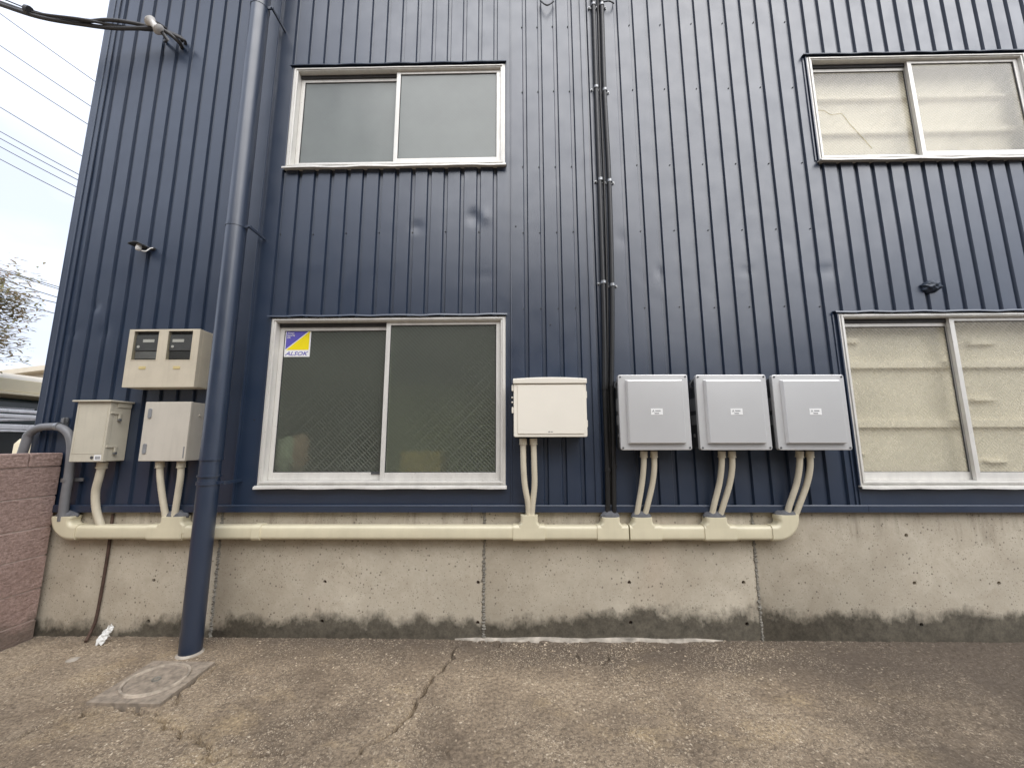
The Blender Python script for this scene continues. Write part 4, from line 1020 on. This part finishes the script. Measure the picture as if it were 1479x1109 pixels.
# drain inspection cover
A, B, C = G(123, 1019), G(230, 1021), G(311, 959)
D_ = A + (C - B)
mc = thing('drain_cover', 'square concrete drain cover with a raised ring set in the ground', 'drain cover', tuple((A + C) / 2))
u_, v_ = (B - A), (D_ - A)
q = lambda s_, t_, z: tuple(A + u_ * s_ + v_ * t_ + Vector((0, 0, z)))
t = MB(); sq = [(0, 0), (1, 0), (1, 1), (0, 1)]
t.loft([[q(a, b, -0.03) for a, b in sq], [q(a, b, 0.017) for a, b in sq]]); t.build('frame', 'slab_concrete', mc, bevel=0.004)
def ring(r0, r1, z0, z1, n=40):
    t = MB(); rr = []
    for rr_, zz in ((r0, z0), (r0 + (r1 - r0) * .2, z1), (r0 + (r1 - r0) * .8, z1), (r1, z0)):
        rr.append([q(0.5 + rr_ * math.cos(2 * math.pi * k / n), 0.5 + rr_ * math.sin(2 * math.pi * k / n), zz) for k in range(n)])
    t.loft(rr, cap=False); return t
ring(0.36, 0.41, 0.0165, 0.027).build('ring', 'ring_concrete', mc, smooth=50)
t = MB(); t.loft([[q(0.5 + .35 * math.cos(2 * math.pi * k / 40), 0.5 + .35 * math.sin(2 * math.pi * k / 40), z) for k in range(40)] for z in (0.012, 0.0195)]); t.build('lid', 'slab_concrete', mc)
ring(0.035, 0.06, 0.019, 0.026, 16).build('lifting_eye', 'joint_mortar', mc, smooth=50)

# crumpled white scrap
p = G(150, 930); bm = bmesh.new(); bmesh.ops.create_grid(bm, x_segments=9, y_segments=9, size=1)
for v in bm.verts:
    x, yv = v.co.x, v.co.y
    v.co = Vector((x * 0.036 * (1.25 - 0.6 * (yv + 1) / 2) - 0.01 * (1 - yv) * x + 0.014 * yv + random.uniform(-.006, .006), yv * 0.02 + random.uniform(-.01, .01), 0.062 + yv * 0.058 * (1 - 0.4 * abs(x)) + random.uniform(-.006, .006) + 0.012 * math.sin(x * 6)))
bmesh.ops.solidify(bm, geom=bm.faces[:], thickness=0.002)
me = bpy.data.meshes.new('paper_scrap'); bm.to_mesh(me); bm.free(); me.materials.append(MATS['paper_white'])
o = bpy.data.objects.new('paper_scrap', me); col.objects.link(o); o.location = (p.x, p.y, -0.002); tag(o, 'crumpled white scrap standing by the foot of the rusty pipe', 'litter')
p = G(105, 953); t = MB(); t.tube([(p.x, p.y, -0.003), (p.x, p.y, 0.004), (p.x, p.y, 0.006)], [0.035, 0.033, 0.024], 14); o = t.build('flat_stone', 'mortar_white', None, smooth=40); o.scale = (1, 1, 1)
tag(o, 'small flat pale stone lying near the block wall', 'stone')

# ------------------------------------------------------------------ behind the dark glass
p0, p1 = W(583, 683, 0.22), W(640, 652, 0.22)
t = MB(); t.box(p0.x, p1.x, 0.115, 0.42, p0.z - 0.05, p1.z); bxo = t.build('cardboard_box', 'cardboard', None, bevel=0.004)
tag(bxo, 'brown cardboard box blurred behind the dark patterned glass', 'box')
def blob(name, mat, c, s_):
    bm = bmesh.new(); bmesh.ops.create_icosphere(bm, subdivisions=3, radius=1)
    for v in bm.verts: 
        n = 1 + 0.1 * math.sin(v.co.x * 5 + v.co.z * 7) + 0.08 * math.sin(v.co.z * 11 + v.co.y * 4); v.co = Vector((v.co.x * s_[0] * n, v.co.y * s_[1] * n, v.co.z * s_[2] * n))
    me = bpy.data.meshes.new(name); bm.to_mesh(me); bm.free(); me.polygons.foreach_set('use_smooth', [True] * len(me.polygons)); me.materials.append(MATS[mat])
    o = bpy.data.objects.new(name, me); col.objects.link(o); o.location = c; return o
p = W(433, 655, 0.18); tag(blob('plastic_bag', 'bag_pink', p, (0.07, 0.06, 0.16)), 'pink plastic bag blurred behind the dark patterned glass', 'bag')
p = W(412, 658, 0.15); tag(blob('cloth_bundle', 'bag_white', p, (0.09, 0.05, 0.15)), 'pale cloth bundle blurred behind the dark patterned glass', 'bundle')
t = MB(); t.box(LL.x0 - 0.1, LL.x1 + 0.1, 0.11, 0.62, LL.z0 - 0.10, LL.z0 - 0.03); t.build('inner_sill', 'interior_dark', bld)

# ------------------------------------------------------------------ beyond the factory: shed, gate, tank, tree, wires
SX = -9.0
sh = thing('shed', 'low cream shed with a dark glazed band behind the block wall', 'shed', (SX - 3, 8, 0))
s0, s1 = 2.4, 16.0
ez0, ez1 = S(0, 566, SX).z, S(0, 547, SX).z
t = MB(); t.box(SX - 6, SX - 0.05, s0, s1, 0, S(0, 628, SX).z); t.build('wall', 'shed_dark', sh)
t = MB(); t.box(SX - 6, SX + 0.25, s0 - 0.3, s1, ez0, ez1); t.build('fascia', 'shed_cream', sh, bevel=0.02)
t = MB(); t.box(SX - 6, SX + 0.28, s0 - 0.3, s1, ez0 - 0.05, ez0 - 0.002); t.build('gutter', 'shed_cream', sh, bevel=0.01)
gz0, gz1 = S(0, 628, SX).z, ez0 - 0.055
t = MB(); t.box(SX - 0.6, SX - 0.5, s0, s1, gz0, gz1); t.build('glazing', 'shed_glass', sh)
for k in range(12):
    yk = s0 + 0.2 + k * 1.1; t = MB(); t.box(SX - 0.55, SX - 0.42, yk, yk + 0.05, gz0, gz1); t.build('mullion', 'shed_dark', sh)
    if k % 2: t = MB(); t.box(SX - 0.49, SX - 0.47, yk + 0.1, yk + 0.8, gz0 + (gz1 - gz0) * .70, gz0 + (gz1 - gz0) * .76); t.build('glazing_bar', 'rail_silver', sh)
t = MB(); t.loft([[(SX - 6, y_, ez1), (SX + 0.2, y_, ez1), (SX - 1.0, y_, ez1 + 0.25), (SX - 6, y_, ez1 + 0.5)] for y_ in (s0 - 0.3, s1)]); t.build('roof', 'shed_roof', sh)
hb = thing('warehouse', 'distant beige warehouse with a shallow pitched roof beyond the shed', 'building', (-26, 24, 0))
pz = W(30, 533, 18).z
t = MB(); t.box(-40, -12, 18, 26, 0, pz - 0.15); t.build('wall', 'shed_roof', hb)
za, zb_ = W(0, 535.5, 17.6).z, W(65, 527.5, 17.6).z; xa, xb = W(0, 535, 17.6).x, W(65, 528, 17.6).x; sl = (zb_ - za) / (xb - xa)
t = MB(); t.loft([[(xa - 12, y_, za - 12 * sl), (xb + 6, y_, zb_ + 6 * sl), (xb + 6, y_, zb_ + 6 * sl - 0.3), (xa - 12, y_, za - 12 * sl - 0.3)] for y_ in (17.5, 26.5)]); t.build('roof', 'shed_roof', hb, bevel=0.02)

GX = -7.6
gt = thing('sliding_gate', 'silver tubular metal gate rails with a diagonal brace in front of the shed', 'gate', (GX, 5, 0))
gy0_, gy1_ = 1.2, 9.0
for py, h in ((592.5, 0.045), (600, 0.055), (616, 0.075), (622, 0.03)):
    z = S(0, py, GX).z; t = MB(); t.box(GX - 0.03, GX + 0.03, gy0_, gy1_, z - h / 2, z + h / 2); t.build('rail', 'rail_silver', gt, bevel=0.01)
z0, z1 = S(0, 615, GX).z, S(0, 602, GX).z
for k in range(4):
    yk = gy0_ + 0.2 + k * 1.9
    t = MB(); t.tube([(GX, yk, z0), (GX, yk + 1.8, z1)], 0.022, 8); t.build('brace', 'rail_silver', gt, smooth=50)
    t = MB(); t.box(GX - 0.028, GX + 0.028, yk - 0.1, yk - 0.04, 0, S(0, 592, GX).z - 0.01); t.build('post', 'rail_silver', gt, bevel=0.01)
t = MB(); t.box(GX - 0.012, GX + 0.012, gy0_, gy1_, 0.06, S(0, 624.5, GX).z); t.build('infill_panel', 'shed_dark', gt)
p = W(40, 660, 0.9)
t = MB(); t.tube([(p.x, 0.9, 0.0), (p.x, 0.9, 0.9), (p.x, 0.9, W(40, 641, 0.9).z), (p.x, 0.9, W(40, 634, 0.9).z), (p.x, 0.9, W(40, 631, 0.9).z)], [0.10, 0.105, 0.10, 0.07, 0.03], 18)
tk = t.build('plastic_tank', 'shed_cream', None, smooth=50); tag(tk, 'rounded cream plastic tank just behind the block wall', 'tank')

# narrow-leaved shrub
tb = Vector((W(-104, 470, 2.6).x, 2.6, 0)); cz = W(-104, 425, 2.6).z
tr = thing('shrub_tree', 'reddish narrow leaved evergreen shrub behind the block wall', 'tree', tuple(tb))
t = MB(); t.tube(spline([tb, tb + Vector((0.05, 0, 1.1)), tb + Vector((-0.03, 0.05, 2.2)), tb + Vector((0.05, 0, cz + 0.2))], 5), [0.07 - 0.0036 * k for k in range(16)], 8)
limbs = []
for k in range(46):
    a = random.uniform(0, 2 * math.pi); z_ = random.uniform(cz - 0.95, cz + 0.15); L_ = random.uniform(0.5, 0.95) * (1 - 0.25 * abs(z_ - cz * 0.8))
    e = tb + Vector((math.cos(a) * L_, math.sin(a) * L_, z_ + random.uniform(0.05, 0.5))); limbs.append((tb + Vector((0, 0, z_ - 0.2)), e))
    t.tube([limbs[-1][0], (limbs[-1][0] + e) / 2 + Vector((0, 0, 0.06)), e], [0.018, 0.012, 0.005], 5)
t.build('trunk', 'bark', tr, smooth=60)
lv, lf = [], []
def leaf(p, d, L_, w):
    d = d.normalized(); s_ = d.cross(Vector((0, 0, 1)) + Vector((random.uniform(-.3, .3),) * 3)).normalized() * w; n = d.cross(s_).normalized()
    droop = Vector((0, 0, -L_ * 0.28)); o = len(lv)
    lv.extend([p, p + d * L_ * .35 + s_ + n * w * .3, p + d * L_ * .35 - s_ + n * w * .3, p + d * L_ * .72 + s_ * .7 + droop * .5, p + d * L_ * .72 - s_ * .7 + droop * .5, p + d * L_ + droop])
    lf.extend([(o, o + 1, o + 2), (o + 1, o + 3, o + 4, o + 2), (o + 3, o + 5, o + 4)])
for a, e in limbs:
    for _ in range(15):
        tip = a + (e - a) * random.uniform(0.45, 1.05) + Vector((random.gauss(0, .16), random.gauss(0, .16), random.gauss(0, .14)))
        for k in range(20):
            q_ = tip + Vector((random.gauss(0, .05), random.gauss(0, .05), random.gauss(0, .10)))
            an = random.uniform(0, 2 * math.pi); leaf(q_, Vector((math.cos(an), math.sin(an), random.uniform(-.1, .7))), random.uniform(0.09, 0.15), 0.015)
t = MB(); t.v = [tuple(v) for v in lv]; t.f = lf
me = bpy.data.meshes.new('crown'); me.from_pydata(t.v, [], t.f); me.update(); me.materials.append(MATS['leaf']); o = bpy.data.objects.new('crown', me); col.objects.link(o); o.parent = tr; o.location = -tr.location

# overhead wires: long spans between poles out of view
wires = [((0, 20), (143, 122)), ((0, 66), (136, 157)), ((0, 98), (132, 183)), ((0, 155), (121, 227)), ((0, 190), (117, 254)), ((0, 200), (116, 262)), ((0, 212), (114, 272)), ((0, 230), (111, 287)),
         ((20, 395), (90, 416)), ((20, 397), (90, 419)), ((22, 410), (88, 431)), ((28, 424), (84, 438)), ((16, 435), (80, 453))]
for k, (a, b) in enumerate(wires):
    yw = 9.0 if k < 8 else 16.0
    A, B = W(*a, yw), W(*b, yw); d = B - A
    P = [A - d * 4, A - d * 1.2, A, B, B + d * 1.5, B + d * 4]
    sag = [0.5, 0.08, 0, 0, 0.10, 0.6]
    P = [p + Vector((0, 0, s_)) for p, s_ in zip(P, sag)]
    t = MB(); t.tube(spline(P, 5), 0.0135 if k < 8 else 0.021, 5)
    lab = 'thin overhead power line high in the sky behind the factory corner' if k < 8 else 'thin overhead power line low in the sky above the cream shed'
    tag(t.build('overhead_wire', 'wire_black', None), lab, 'wire', 'high overhead wires' if k < 8 else 'low overhead wires')

# ------------------------------------------------------------------ across the yard: the houses whose dark fronts the glossy wall mirrors
plain('render_taupe', (0.24, 0.21, 0.18), 0.85, var=0.1, scale=1.0)
plain('render_grey', (0.22, 0.22, 0.21), 0.85, var=0.1, scale=1.0)
plain('roof_tile', (0.06, 0.058, 0.058), 0.6, var=0.2, scale=3)
def house(x0, x1, y, h, mat, lab):
    hs = thing('neighbour_house', lab, 'building', ((x0 + x1) / 2, y - 4, 0))
    t = MB(); t.box(x0, x1, y - 8, y, 0, h); t.build('wall', mat, hs)
    t = MB(); t.loft([[(x, y + 0.6, h), (x, y - 4, h + 1.3), (x, y - 8.6, h), (x, y - 8.6, h - 0.15), (x, y + 0.6, h - 0.15)] for x in (x0 - 0.5, x1 + 0.5)]); t.build('roof', 'roof_tile', hs)
    n = max(2, int((x1 - x0) / 3.2))
    for fl in range(max(1, int(h / 2.8))):
        for k in range(n):
            xc = x0 + (k + 0.5) * (x1 - x0) / n; zc = 1.6 + fl * 2.7
            wv_ = frame_mb(xc - 0.8, xc + 0.8, zc - 0.55, zc + 0.55, 0.05, y - 0.02, y + 0.05).build('window', 'sash_aluminium', hs)
            t = MB(); t.box(xc - 0.75, xc + 0.75, y + 0.001, y + 0.012, zc - 0.5, zc + 0.5); t.build('pane', 'shed_glass', wv_)
house(-24.0, 4.5, -12.0, 9.2, 'render_taupe', 'tall taupe house across the yard, facing the factory')
house(6.0, 24.0, -13.0, 5.6, 'render_grey', 'low grey house across the yard, facing the factory')
